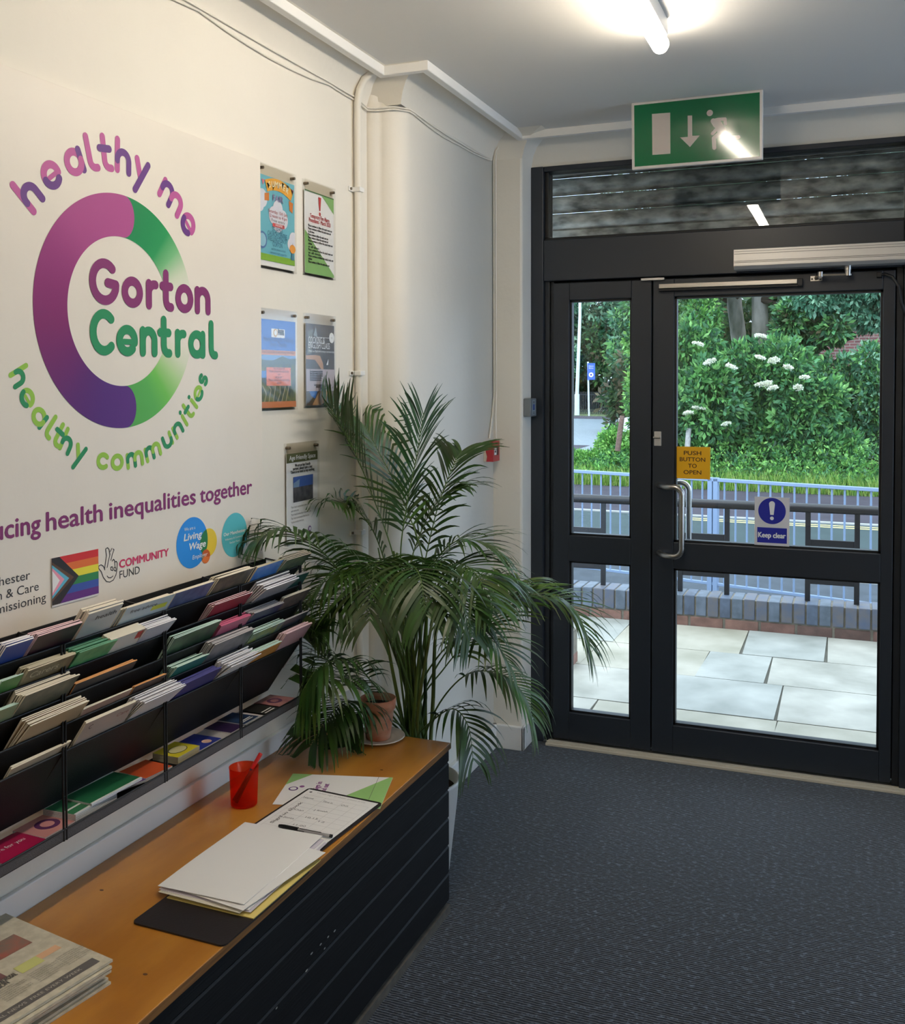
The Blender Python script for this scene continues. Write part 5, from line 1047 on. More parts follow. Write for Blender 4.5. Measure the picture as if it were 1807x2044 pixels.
FR = [  # control pixels with depth, leaflet start, pairs, leaflet length, droop, colour
 ([(805, 1300, 2.95), (790, 1130, 2.93), (742, 985, 2.90), (700, 885, 2.86), (656, 806, 2.82)], .42, 24, .34, .16, DK),
 ([(825, 1300, 3.02), (800, 1130, 3.0), (812, 1010, 3.0), (832, 910, 3.0), (846, 824, 3.0)], .45, 22, .30, .25, DK),
 ([(815, 1300, 3.02), (845, 1130, 3.02), (800, 990, 3.05), (755, 900, 3.05), (728, 850, 3.05)], .45, 20, .26, .25, MD),
 ([(830, 1300, 3.05), (842, 1160, 3.05), (872, 1020, 3.1), (905, 930, 3.15), (922, 900, 3.2)], .42, 20, .22, .4, DK),
 ([(820, 1300, 3.0), (850, 1160, 3.0), (895, 1090, 3.0), (945, 1078, 3.0), (990, 1096, 3.02)], .4, 20, .24, .4, MD),
 ([(800, 1320, 2.9), (740, 1220, 2.8), (680, 1142, 2.65), (625, 1085, 2.5), (560, 1058, 2.4), (510, 1078, 2.34)], .36, 26, .20, .9, DK),
 ([(800, 1310, 2.95), (765, 1200, 2.85), (715, 1140, 2.75), (660, 1150, 2.65), (612, 1200, 2.6)], .35, 24, .22, .9, MD),
 ([(810, 1300, 2.95), (790, 1180, 2.85), (760, 1120, 2.75), (745, 1150, 2.65), (738, 1240, 2.6)], .35, 24, .24, .9, MD),
 ([(815, 1300, 2.95), (805, 1190, 2.85), (815, 1130, 2.75), (838, 1150, 2.65), (850, 1230, 2.6)], .35, 24, .24, .9, DK),
 ([(830, 1310, 3.0), (860, 1200, 2.95), (900, 1130, 2.9), (945, 1140, 2.85), (985, 1210, 2.8)], .35, 24, .24, .8, MD),
 ([(840, 1400, 3.05), (900, 1290, 3.1), (985, 1215, 3.15), (1075, 1190, 3.2), (1140, 1215, 3.2), (1175, 1290, 3.2)], .38, 26, .28, .75, MD),
 ([(835, 1420, 3.05), (890, 1330, 3.1), (960, 1250, 3.2), (1010, 1190, 3.3), (1040, 1160, 3.4)], .38, 22, .26, .5, LT),
 ([(845, 1480, 3.0), (880, 1400, 2.98), (935, 1345, 2.95), (1000, 1345, 2.95), (1045, 1385, 2.95), (1065, 1440, 2.95)], .42, 20, .20, .9, MD),
 ([(830, 1480, 2.95), (862, 1440, 2.9), (905, 1415, 2.87), (935, 1450, 2.85), (945, 1520, 2.84)], .4, 12, .20, 1.0, DK),
 ([(800, 1440, 2.9), (740, 1390, 2.8), (690, 1355, 2.65), (640, 1360, 2.5), (590, 1420, 2.42)], .35, 26, .20, 1.0, MD),
 ([(800, 1450, 2.9), (735, 1380, 2.8), (670, 1330, 2.65), (625, 1290, 2.58), (612, 1262, 2.55)], .45, 18, .22, .8, DK),
 ([(800, 1460, 2.92), (740, 1420, 2.78), (690, 1400, 2.65), (650, 1440, 2.55), (620, 1490, 2.5)], .35, 24, .19, 1.0, DK),
 ([(800, 1430, 2.9), (750, 1370, 2.78), (700, 1320, 2.62), (640, 1330, 2.5), (600, 1380, 2.44)], .4, 22, .20, .9, DK),
 ([(810, 1460, 2.92), (760, 1430, 2.8), (720, 1420, 2.7), (700, 1450, 2.66), (690, 1490, 2.62)], .4, 18, .17, 1.0, DK),
 ([(810, 1330, 2.95), (770, 1240, 2.85), (720, 1190, 2.75), (670, 1200, 2.65), (620, 1260, 2.55)], .32, 26, .20, .9, DK),
 ([(825, 1330, 3.0), (845, 1230, 2.9), (885, 1180, 2.8), (920, 1200, 2.72), (940, 1270, 2.7)], .32, 24, .22, .9, DK),
 ([(820, 1290, 3.05), (815, 1150, 3.08), (850, 1040, 3.12), (890, 985, 3.15), (930, 970, 3.15)], .42, 22, .22, .4, MD),
 ([(815, 1290, 3.0), (780, 1160, 2.98), (745, 1060, 2.95), (700, 1010, 2.9), (650, 1000, 2.85)], .42, 22, .24, .5, MD),
 ([(835, 1340, 3.05), (880, 1230, 3.1), (935, 1170, 3.15), (1000, 1150, 3.2), (1050, 1180, 3.2)], .36, 24, .22, .7, DK),
 ([(835, 1400, 3.0), (875, 1310, 2.95), (930, 1270, 2.9), (985, 1280, 2.85), (1020, 1330, 2.85)], .42, 16, .2, .8, MD),
]
for ctrl, st, pairs, ll, dr_, c in FR:
    frond([B()]+[pp3(*p) for p in ctrl], st+.05, int(pairs*1.3), ll, dr_, col=c, up=.25 if dr_ > .7 else .1)
for i in range(22):
    a = prng.uniform(-1, 1); stem([B(), RB+Vector((a*.05, prng.uniform(-.05, .05), .25)), RB+Vector((a*.12, prng.uniform(-.08, .05), .55)), RB+Vector((a*.17, prng.uniform(-.1, .06), .66+prng.random()*.12))], prng.uniform(.004, .008), (104, 122, 58) if i % 3 else (70, 92, 46))
# ------------------------------------------------------------------ outside: forecourt paving
m_stone = [mat('york_stone_%s' % a, c, .6, var=.35, vscale=3.0, col2=c2, bump=.15, bscale=25) for a, c, c2 in (('pale', (174, 168, 154), (134, 130, 116)), ('buff', (168, 160, 142), (138, 132, 112)), ('grey', (164, 162, 152), (128, 128, 118)))]
m_earth = mat('joint_earth', (96, 92, 80), .95, var=.3, vscale=9)
pav = empty('floor_forecourt', (-.5, 5.5, -.02), kind='structure')
q = MB(); q.box(-3.2, 2.2, 4.5, 6.95, -.14, -.0125, m_earth); q.build('bedding', pav)
q = MB(); q.box(-3.2, 2.2, 4.31, 4.52, -.06, .006, m_stone[0]); q.build('door_step', pav, bevel=.004)
rows = [(4.528, 4.985, [-3.2, -2.0, -1.2, -.325, .62, 1.5, 2.2]), (4.985, 5.575, [-3.2, -2.5, -1.75, -.985, -.335, .80, 1.6, 2.2]), (5.575, 6.13, [-3.2, -2.4, -1.45, -.79, -.43, .36, 1.2, 2.2]), (6.13, 6.735, [-3.2, -2.3, -1.38, -.62, -.14, .55, 1.5, 2.2])]
rs = random.Random(21)
for k, (y0, y1, xs) in enumerate(rows):
    for i in range(len(xs)-1):
        j = rs.uniform(-.006, .006); g = .0032; F = Frame((0, 0, -.004+rs.uniform(-.003, .003)), (1, 0, rs.uniform(-.0003, .0003)), (0, 1, rs.uniform(-.0003, .0003)), (0,0,1))
        s = (rs.uniform(-.02, .02), rs.uniform(-.02, .02)); x0, x1 = xs[i]+g, xs[i+1]-g; P = [(x0+s[0], y0+g), (x1+s[1]*.3, y0+g), (x1, y1-g), (x0, y1-g)]
        q = MB(); q.prism(F, P, -.016, 0, m_stone[rs.randrange(3)]); q.build('paving_slab', pav, bevel=.003)
# low wall: one course of red stretchers under blue headers on edge
m_red = [mat('red_brick_%d' % i, c, .85, var=.4, vscale=12, bump=.2, bscale=60) for i, c in enumerate(((122, 88, 76), (106, 80, 70), (134, 98, 84)))]
m_blue = [mat('blue_brick_%d' % i, c, .5, var=.3, vscale=14, col2=c2, bump=.1, bscale=50) for i, (c, c2) in enumerate((((86, 96, 112), (66, 72, 84)), ((98, 106, 118), (76, 84, 92)), ((78, 86, 104), (96, 92, 92))))]
m_mortar = mat('mortar', (128, 120, 106), .95, bump=.3, bscale=90, var=.3, vscale=20)
def low_wall(x0, x1, y, dp, label, rot=0, zoff=0.):
    w = empty('brick_wall', ((x0+x1)/2, y, -.02), label, 'garden wall', 'low brick walls round the forecourt')
    q = MB(); q.box(x0+.005, x1-.005, y+.008, y+dp-.008, -.02, .190, m_mortar); q.build('mortar', w)
    x = x0; i = 0
    while x < x1-.05:
        L = min(.215, x1-x); q = MB(); q.box(x+.003, x+L-.003, y+rs.uniform(0, .003), y+dp-.002, -.012, .055, m_red[rs.randrange(3)]); q.build('brick', w, bevel=.004); x += L+.010; i += 1
    x = x0
    while x < x1-.04:
        q = MB(); j = rs.uniform(-.003, .003); q.box(x, x+.066, y-.004+j, y+dp+.004, .064, .197+rs.uniform(-.002, .002), m_blue[rs.randrange(3)]); q.build('brick', w, bevel=.005); x += .0772
low_wall(-2.35, 1.30, 6.735, .215, 'long low brick wall with blue brick coping under the black railing')
low_wall(-2.5, -1.475, 5.42, .215, 'short end of a low brick wall near the left glass pane')
# black railing on the wall: pairs of legs with plates
m_blk = mat('black_railing_paint', (20, 18, 20), .45, bump=.05, bscale=50)
YR = 6.85
rl = empty('black_railing', (-.6, YR, .19), 'black painted railing with plates standing on the low brick wall', 'railing')
q = MB(); q.tube([(-2.7, YR, .800), (1.4, YR, .800)], .030, m_blk, 14); q.build('top_rail', rl)
zp1, zp0 = .598, .308
for xa, xb in ((-1.94, -1.615), (-1.083, -.775), (-.266, .03), (.60, .90)):
    for x in (xa, xb):
        q = MB(); q.box(x-.0165, x+.0165, YR-.012, YR+.012, .195, .79, m_blk); q.build('leg', rl, bevel=.002)
    q = MB(); q.box(xa-.016, xb+.016, YR-.008, YR+.008, zp0, zp1, m_blk); q.build('plate', rl, bevel=.002)
# ------------------------------------------------------------------ street
GZ = -.33
m_asph = mat('asphalt', (72, 78, 84), .8, spec=.15, var=.25, vscale=6, bump=.2, bscale=120); m_asph2 = mat('road_asphalt', (62, 74, 74), .8, spec=.15, var=.15, vscale=2, bump=.1, bscale=120); m_foot = mat('far_footway', (70, 66, 74), .85, spec=.15, var=.25, vscale=3, bump=.2, bscale=60)
m_kerb = mat('kerb_stone', (150, 150, 146), .8, var=.2, vscale=8); m_yel2 = mat('road_line_yellow', (214, 200, 130), .7, var=.2, vscale=30); m_gr = mat('verge_soil_grass', (84, 112, 54), .95, var=.5, vscale=5, col2=(78, 76, 52))
ST = Vector((.286, -.958, 0))  # not used for geometry, street runs nearly along x
def slab(name, pts, z, m, kind='structure', th=.1):
    q = MB(); q.prism(Frame((0, 0, z), (1,0,0), (0,1,0), (0,0,1)), pts, -th, 0, m); return q.build(name, kind=kind)
slab('floor_ground', [(-70, 6.9), (40, 6.9), (40, 95), (-70, 95)], GZ-.03, m_gr)
slab('floor_near_footway', [(-30, 6.96), (25, 6.96), (25, 9.1), (-30, 11.9)], GZ, m_asph)
slab('floor_road', [(-30, 12.05), (25, 9.25), (25, 13.6), (-30, 15.9)], GZ-.012, m_asph2)
slab('floor_far_footway', [(-30, 16.02), (25, 13.72), (25, 18.1), (-30, 20.2)], GZ, m_foot)
slab('trim_near_kerb', [(-30, 11.9), (25, 9.1), (25, 9.25), (-30, 12.05)], GZ+.006, m_kerb); slab('trim_far_kerb', [(-30, 15.9), (25, 13.6), (25, 13.72), (-30, 16.02)], GZ+.006, m_kerb)
slab('floor_road_line', [(-2.2, 14.54), (25, 13.40), (25, 13.46), (-2.2, 14.60)], GZ-.008, m_yel2, th=.006); slab('floor_road_line', [(-2.2, 14.36), (25, 13.22), (25, 13.28), (-2.2, 14.42)], GZ-.008, m_yel2, th=.006)
slab('floor_side_road', [(-45, 30.5), (-3, 27), (-3, 50), (-45, 57)], GZ, mat('pale_side_road', (104, 114, 120), .4, spec=.6), th=.02); slab('floor_side_footway', [(-45, 57), (-3, 50), (-3, 53), (-45, 61.5)], GZ+.02, m_foot, th=.04)  # side road is paler and smoother than the main road asphalt
slab('floor_corner_path', [(-30, 20.4), (-7.0, 19.5), (-7.5, 30), (-45, 30.6)], GZ+.004, m_foot, th=.04)
# blue grey pedestrian guardrail along the near kerb
m_gal = mat('blue_grey_rail', (118, 136, 160), .45, .1, bump=.05, bscale=40)
g0, g1 = at(1140, 940, 2, .75), at(1757, 978, 2, .75); gd = (g1-g0); gd.z = 0; gd.normalize(); gs = g0-gd*1.3
FG = Frame((gs.x, gs.y, GZ), gd, (0,0,1), gd.cross(Vector((0,0,1))))
glen = (g1-g0).length+2.8; ps = at(1427, 960, 1, 9.1)
up_ = (Vector((ps.x, ps.y, 0))-Vector((gs.x, gs.y, 0))).dot(gd)
gr = empty('guard_rail', FG(glen/2, 0, 0), 'blue grey pedestrian guard rail with thin uprights along the kerb', 'guard rail')
posts = [up_-4.04, up_-2.02, up_, up_+2.02, up_+4.04]
q = MB(); q.obox(FG, 0, glen, 1.065, 1.095, -.022, .022, m_gal); q.build('top_rail', gr, bevel=.004)
q = MB(); q.obox(FG, 0, glen, .14, .165, -.015, .015, m_gal); q.build('bottom_rail', gr, bevel=.003)
for u in posts:
    if 0 < u < glen:
        for d_ in (-.026, .026): q = MB(); q.obox(FG, u+d_-.022, u+d_+.022, 0, 1.10, -.022, .022, m_gal); q.build('post', gr, bevel=.003)
k = 0; u = up_ - .1007*2*8
u0_ = up_-math.floor(up_/.103)*.103
u = u0_
while u < glen:
    if min(abs(u-p) for p in posts) > .05:
        q = MB(); q.tube([FG(u, .15, 0), FG(u, 1.075, 0)], .0085, m_gal, 6); q.build('baluster', gr)
    u += .103

# ------------------------------------------------------------------ planting
m_leaf = vcol('outdoor_leaf', .5, .3, .35); m_bark = mat('smooth_bark', (176, 166, 154), .85, var=.4, vscale=4, col2=(96, 98, 84), bump=.3, bscale=12, stretch=(1, 1, .35), spec=.2); m_twig = mat('twig_bark', (72, 58, 44), .9)
def leaf_cloud(centres, normals, n_leaf, size, cols, seed, compound=5, spread=1.0, droop=.3, jitter=.35, asp=.42):
    """many small folded leaves, grouped in sprays, as one mesh"""
    g = np.random.default_rng(seed); N = len(centres); C = np.repeat(centres, compound, 0); Nn = np.repeat(normals, compound, 0); M_ = len(C)
    az = g.uniform(0, 2*np.pi, N).repeat(compound); ph = np.tile(np.linspace(-1.2, 1.2, compound), N)+g.normal(0, .2, M_)
    out = Nn+g.normal(0, jitter, (M_, 3)); out[:, 2] -= droop; out /= np.linalg.norm(out, axis=1)[:, None]
    ref = np.stack([np.cos(az), np.sin(az), np.zeros(M_)], 1); t = np.cross(out, ref); t /= np.linalg.norm(t, axis=1)[:, None]+1e-9
    t2 = np.cross(out, t); d = out*np.cos(ph)[:, None]+t*np.sin(ph)[:, None]; d += g.normal(0, .15, (M_, 3)); d /= np.linalg.norm(d, axis=1)[:, None]
    L = size*g.uniform(.6, 1.25, M_)[:, None]; w = np.cross(d, t2+g.normal(0, .5, (M_, 3))); w /= np.linalg.norm(w, axis=1)[:, None]+1e-9
    o = C+d*L*.25*spread; nn = np.cross(d, w)
    v0 = o; v1 = o+d*L*.5+w*L*asp*.5+nn*L*.06; v2 = o+d*L; v3 = o+d*L*.5-w*L*asp*.5+nn*L*.06
    V = np.stack([v0, v1, v2, v3], 1).reshape(-1, 3); Fc = np.arange(M_*4, dtype=np.int32)
    P = np.array([lin(c) for c in cols]); ci = g.integers(0, len(P), N).repeat(compound); col = P[ci]*g.uniform(.7, 1.3, (M_, 1)); col = np.clip(col, 0, 1)
    return V, Fc, col
def add_leaves(name, V, Fc, col, parent=None, kind=None, label=None, cat=None, m=None, group=None):
    me = bpy.data.meshes.new(name); M_ = len(V)//4; org = Vector(parent['_o']) if parent else Vector((V[:, 0].mean(), V[:, 1].mean(), V[:, 2].min()))
    me.vertices.add(len(V)); me.vertices.foreach_set('co', (V-np.array(org)).ravel()); me.loops.add(len(Fc)); me.loops.foreach_set('vertex_index', Fc)
    me.polygons.add(M_); me.polygons.foreach_set('loop_start', np.arange(0, len(Fc), 4, dtype=np.int32)); me.materials.append(m or m_leaf); me.update(calc_edges=True)
    ca = me.color_attributes.new('Col', 'FLOAT_COLOR', 'CORNER'); ca.data.foreach_set('color', np.concatenate([np.repeat(col, 4, 0), np.ones((M_*4, 1))], 1).ravel())
    o = bpy.data.objects.new(name, me); COL.objects.link(o)
    if parent: o.parent = parent
    else: o.location = org
    return tag(o, label, cat, group, kind)
def blob(cx, cy, cz, rx, ry, rz, n, seed, shell=.6, lumps=9, lump=.38, zmin=None):
    """points in lumpy mass: sub-spheres scattered over an ellipsoid"""
    g = np.random.default_rng(seed); u = g.normal(size=(lumps, 3)); u /= np.linalg.norm(u, axis=1)[:, None]; r = g.uniform(.35, .8, (lumps, 1)); c = u*r
    k = g.integers(0, lumps, n); d = g.normal(size=(n, 3)); d /= np.linalg.norm(d, axis=1)[:, None]; rad = g.uniform(shell, 1, n)[:, None]*lump*g.uniform(.8, 1.3, lumps)[k][:, None]
    P = (c[k]+d*rad)*np.array([rx, ry, rz])+np.array([cx, cy, cz]); nrm = d.copy()
    if zmin is not None: m = P[:, 2] > zmin; P, nrm = P[m], nrm[m]
    return P, nrm
GR1 = [(74, 124, 66), (100, 154, 82), (60, 106, 66), (128, 176, 100), (46, 86, 56), (88, 140, 92)]; GR2 = [(96, 150, 70), (122, 174, 84), (80, 130, 62), (142, 188, 96)]; GR3 = [(78, 126, 96), (110, 160, 124), (60, 104, 78), (144, 186, 150)]; GR4 = [(58, 84, 50), (74, 96, 56), (92, 84, 60), (48, 72, 48)]
def shrub(name, label, cat, blobs, cols, size, seed, compound=5, stems=5, group=None, **kw):
    cx, cy = blobs[0][0], blobs[0][1]; s = empty(name, (cx, cy, GZ), label, cat, group); Vs, Cs = [], []
    for i, b in enumerate(blobs):
        P, n_ = blob(*b[:6], b[6], seed+i, zmin=GZ); V, _, c = leaf_cloud(P, n_, 0, size, cols, seed+50+i, compound, **kw); Vs.append(V); Cs.append(c)
    V = np.concatenate(Vs); C_ = np.concatenate(Cs); add_leaves('foliage', V, np.arange(len(V), dtype=np.int32), C_, s)
    r_ = random.Random(seed)
    for i in range(stems):
        b = blobs[i % len(blobs)]; q = MB(); a = (cx+r_.uniform(-.2, .2), cy+r_.uniform(-.1, .2), GZ); e_ = (b[0]+r_.uniform(-.5, .5)*b[3], b[1]+r_.uniform(-.3, .3)*b[4], b[2]+r_.uniform(-.1, .5)*b[5]); mid = tuple((a[j]+e_[j])/2+r_.uniform(-.12, .12) for j in range(3)); q.tube([a, mid, e_], .03, m_twig, 6, rr=[.035, .022, .008]); q.build('stem', s)
    return s
# big elder with flat white flower heads
el = shrub('elder_shrub', 'large elder shrub with flat white flower heads, middle of the door view', 'shrub',
    [(-2.3, 20.6, 1.3, 1.5, 1.0, 1.6, 3600), (-3.3, 20.7, 1.5, 1.0, .9, 1.7, 2400), (-1.2, 20.4, 1.2, 1.1, .9, 1.3, 2400), (-2.6, 20.4, .5, 1.6, .8, .9, 1800), (-.5, 20.4, .75, .9, .7, 1.0, 1400)], GR1, .15, 101)
for i, (px, py) in enumerate(((1519, 671), (1394, 687), (1517, 714), (1545, 720), (1459, 732), (1574, 734), (1606, 754), (1530, 766), (1518, 768), (1543, 775), (1594, 774), (1374, 825), (1450, 847), (1418, 722), (1396, 815))):
    p = at(px, py, 1, 19.45); g = np.random.default_rng(400+i); n = 90; a = g.uniform(0, 2*np.pi, n); r_ = np.sqrt(g.uniform(0, 1, n))*g.uniform(.075, .12)
    Pc = np.stack([p.x+r_*np.cos(a), p.y+r_*np.sin(a), p.z+.02-r_*.25+r_*np.cos(a)*g.uniform(-.35, .35)-r_*np.sin(a)*g.uniform(.1, .5)+g.normal(0, .006, n)], 1); V, Fc, c = leaf_cloud(Pc, np.tile([0, -.4, 1.], (n, 1)), 0, .030, [(232, 230, 206), (240, 238, 222)], 500+i, 3, droop=0, asp=.9)
    add_leaves('flower_head', V, Fc, c, el)
shrub('bramble_bush', 'dark leafy bush at the right of the door view, in front of the brick house', 'shrub', [(.15, 21.5, 1.0, .9, .8, 1.5, 2200), (.9, 21.6, 1.0, .8, .8, 1.3, 1600), (-.3, 21.8, .9, .7, .7, 1.1, 1200)], GR1+GR3, .13, 151)
shrub('weedy_bush', 'light green bush on the bank seen through the narrow left pane', 'shrub', [(-4.35, 20.7, .05, .7, .6, .8, 2400), (-4.95, 20.2, -.15, .55, .5, .35, 1400), (-3.7, 21.0, .5, .8, .7, 1.1, 2200)], GR2, .085, 181, 5, 4)
shrub('hazel_bush', 'dense green bush left of the elder, behind the yellow sign', 'shrub', [(-3.9, 22.2, 1.9, 1.2, .9, 2.2, 3000), (-3.5, 22.0, .8, 1.2, .9, 1.4, 1600)], GR1+GR2, .12, 211)
# trees: forked pale trunk with leaves hanging across the top of the view, others around
def tree(name, label, trunk, crown, cols, size, seed, compound=5, group=None, bark=None, **kw):
    t = empty(name, trunk[0][0], label, 'tree', group); q = MB(); q.tube([p for p, r in trunk], .2, bark or m_bark, 14, rr=[r for p, r in trunk]); q.build('trunk', t)
    Vs, Cs = [], []
    for i, b in enumerate(crown):
        P, n_ = blob(*b[:6], b[6], seed+i, lumps=14, lump=.32, zmin=b[7] if len(b) > 7 else GZ); V, _, c = leaf_cloud(P, n_, 0, size, cols, seed+90+i, compound, droop=.7, **kw); Vs.append(V); Cs.append(c)
    r_ = random.Random(seed); top = Vector(trunk[-1][0])
    for i, b in enumerate(crown):
        for j in range(3):
            q = MB(); e_ = Vector((b[0]+r_.uniform(-.6, .6)*b[3], b[1]+r_.uniform(-.6, .6)*b[4], b[2]+r_.uniform(-.7, .5)*b[5])); s_ = Vector(trunk[len(trunk)//2+j % 2][0]) if len(trunk) > 2 else top
            q.tube([s_, s_.lerp(e_, .5)+Vector((0, 0, .3)), e_], .05, m_twig, 6, rr=[.07, .04, .012]); q.build('branch', t)
    V = np.concatenate(Vs); add_leaves('crown', V, np.arange(len(V), dtype=np.int32), np.concatenate(Cs), t); return t
G_ = GZ
tree('sycamore_tree', 'pale trunked tree, left one of the close pair behind the elder', [((-2.3, 24.4, G_), .21), ((-2.45, 24.3, 2.2), .18), ((-2.6, 24.2, 3.4), .17), ((-2.7, 24.1, 5.5), .16)], [(-3.6, 23.6, 4.6, 2.2, 1.6, 1.7, 2600, 2.9), (-3.0, 23.0, 7, 3, 2.5, 2, 1800)], GR1+GR4, .17, 301, group=None)
tree('sycamore_tree', 'pale trunked tree, right and thicker one of the close pair behind the elder', [((-1.95, 24.0, G_), .24), ((-2.0, 24.0, 2.4), .19), ((-2.02, 24.0, 3.5), .175), ((-1.95, 24.0, 6.0), .17)], [(-.6, 23.4, 4.3, 1.6, 1.2, 1.5, 2400, 2.3), (-1.0, 23.5, 7.5, 3, 2.5, 2.2, 1800), (-.85, 21.9, 2.8, .75, .6, .75, 1500, 1.9)], GR1+GR4, .17, 331)
tree('lime_tree', 'blue green tree with hanging leaves at the upper right of the door glass', [((1.9, 23.6, G_), .22), ((1.8, 23.5, 2.0), .2), ((1.5, 23.3, 4.5), .17)], [(.5, 22.4, 3.7, 1.3, 1.0, 1.3, 3200, 2.7), (-.5, 22.0, 3.6, 1.1, .8, .9, 2200, 2.5), (1.5, 23, 6.5, 2.6, 2, 2, 1500)], GR3, .15, 361)
for i, (x, y, h, w, cols, lb) in enumerate(((-17.6, 64, 13, 5.0, GR3, 'tall blue green tree far down the side road, left of the lamp post'), (-13.6, 66, 14, 4.6, GR4+GR1, 'tall brownish green tree far off above the blue sign'), (-10.0, 62, 12, 4.5, GR3+GR1, 'far tree behind the white car'))):
    tree('roadside_tree', lb, [((x, y, G_), .38), ((x+.1, y, 3), .32), ((x, y, 7), .2)], [(x, y, h*.5, w, 3, h*.42, 3000, .8), (x-w*.4, y-1, h*.36, w*.6, 2, h*.25, 1200, .9)], cols, .42, 420+10*i, 4, group='trees far down the side road', bark=m_twig)
for i, (x, y, w, h, lb) in enumerate(((-15.5, 71, 7, 5.5, 'tall far hedge closing the view behind the bar fence'), (-26, 66, 8, 6, 'far hedge at the left end of the side road'), (-6.5, 40, 5, 5.5, 'dark hedge behind the car and the sycamores'), (1.5, 38, 6, 6.5, 'dark hedge behind the brick house side'), (-1.5, 31, 5, 5.0, 'dark thicket directly behind the sycamore trunks'))):
    shrub('hedge', lb, 'hedge', [(x, y, h*.35, w, 1.5, h*.75, 3600)], GR4, .32 if y < 50 else .5, 520+7*i, 4, 3)
# undergrowth: nettles and grass along the verge (uncountable)
g = np.random.default_rng(77); n = 5200; X = g.uniform(-6.4, 1.6, n); Y = 18.75-.038*(X+2)+np.abs(g.normal(0, .75, n)); Hh = (GZ+g.uniform(0, 1, n)**1.3*(.25+.55*np.clip((Y-18.7), 0, 1))*np.clip((X+5.6)/1.4, .15, 1))
V, Fc, c = leaf_cloud(np.stack([X, Y, Hh], 1), np.tile([0, -.5, .7], (n, 1)), 0, .085, GR2+GR1, 78, 5, droop=.1); add_leaves('undergrowth', V, Fc, c, kind='stuff', label='low weeds and nettles along the verge under the shrubs', cat='undergrowth')
n = 16000; X = g.uniform(-7.5, 2.0, n); Y = 18.35-.038*(X+2)+g.uniform(0, 1, n)**1.3*1.6; L = g.uniform(.08, .42, n); a = g.uniform(0, 2*np.pi, n); b0 = np.stack([X, Y, np.full(n, GZ-.03)], 1); le = np.stack([np.cos(a)*L*.35, np.sin(a)*L*.35, L], 1); wv = np.stack([np.sin(a)*.006, -np.cos(a)*.006, np.zeros(n)], 1)
V = np.stack([b0-wv, b0+wv, b0+le*.6+wv*.8+np.array([0, 0, .02]), b0+le], 1).reshape(-1, 3); P = np.array([lin(c_) for c_ in [(110, 150, 62), (138, 168, 74), (92, 136, 58), (160, 176, 96)]]); c = P[g.integers(0, 4, n)]*g.uniform(.8, 1.2, (n, 1))
add_leaves('verge_grass', V, np.arange(len(V), dtype=np.int32), c, kind='stuff', label='long grass along the edge of the far footway', cat='grass')
# ------------------------------------------------------------------ street furniture and far things
def post(name, px, py0, py1, y, r, m, label, lean=0., cat='post'):
    a, b = at(px, py1, 1, y), at(px+lean, py0, 1, y); q = MB(); q.tube([(a.x, y, a.z), ((a.x+b.x)/2, y, (a.z+b.z)/2), (b.x, y+.02, b.z)], r, m, 10, rr=[r, r*.96, r*.9]); return q.build(name, label=label, cat=cat)
post('wooden_post', 1372, 855, 905, 19.6, .055, mat('pale_weathered_wood', (176, 172, 166), .9, var=.4, vscale=20), 'pale weathered post standing above the yellow sign', 3)
post('wooden_post', 1233, 830, 900, 19.3, .055, mat('brown_weathered_wood', (122, 96, 84), .9, var=.4, vscale=20), 'brown leaning post in the bush seen through the left pane', 9)
lp = empty('lamp_post', at(1155, 828, 2, GZ), 'tall white lamp post far down the side road', 'lamp post'); yl = 57.; a = at(1152, 824, 1, yl); b = at(1158, 640, 1, yl)
q = MB(); q.tube([(a.x, yl, GZ), (a.x, yl, .9)], .15, mat('white_post', (196, 204, 208), .5), 10); q.tube([(a.x, yl, .9), (b.x, yl, 5.5), (b.x, yl, 8.5)], .09, mat('white_post', (1,1,1)), 10, rr=[.11, .09, .07]); q.build('column', lp)
q = MB(); q.tube([(b.x, yl, 8.5), (b.x+.5, yl-.5, 8.75), (b.x+1.0, yl-1., 8.8)], .05, mat('white_post', (1,1,1)), 8); q.box(b.x+.85, b.x+1.35, yl-1.4, yl-.9, 8.72, 8.86, m_kp); q.build('lantern', lp)
ys_ = 56.; a = at(1176, 828, 1, ys_); b = at(1174, 722, 1, ys_); sg = empty('street_sign', (a.x, ys_, GZ), 'blue notice board on a thin pole far down the side road', 'sign')
q = MB(); q.tube([(a.x, ys_, GZ), (b.x, ys_, b.z)], .05, mat('white_post', (1,1,1)), 8); q.build('pole', sg)
c0, c1_ = at(1173, 725, 1, ys_-.08), at(1188, 758, 1, ys_-.08); q = MB(); q.box(c0.x, c1_.x, ys_-.10, ys_-.06, c1_.z, c0.z, mat('notice_blue', (44, 84, 190), .4)); q.build('board', sg)
F = Frame((c0.x, ys_-.101, c1_.z), (1,0,0), (0,0,1)); F.n = Vector((0,-1,0)); w, h = c1_.x-c0.x, c0.z-c1_.z
q = MB(); q.disc(F, w*.5, h*.30, w*.30, .004, wh, 20); q.disc(F, w*.5, h*.30, w*.13, .008, ink('mandatory_blue', (1,1,1)), 14); q.build('emblem', sg)
q = MB(); q.text(F, w*.5, h*.80, 'Welcome', h*.06, .004, wh, align='c', w=w*.7); q.text(F, w*.5, h*.68, 'library', h*.06, .004, wh, align='c', w=w*.6); q.build('lettering', sg)
fc = empty('metal_fence', (-14, 59.5, GZ), 'dark vertical bar fence far beyond the side road', 'fence'); q = MB()
for i in range(110): x = -20+i*.115; q.box(x, x+.05, 59.5, 59.53, GZ, 1.02, m_blk)
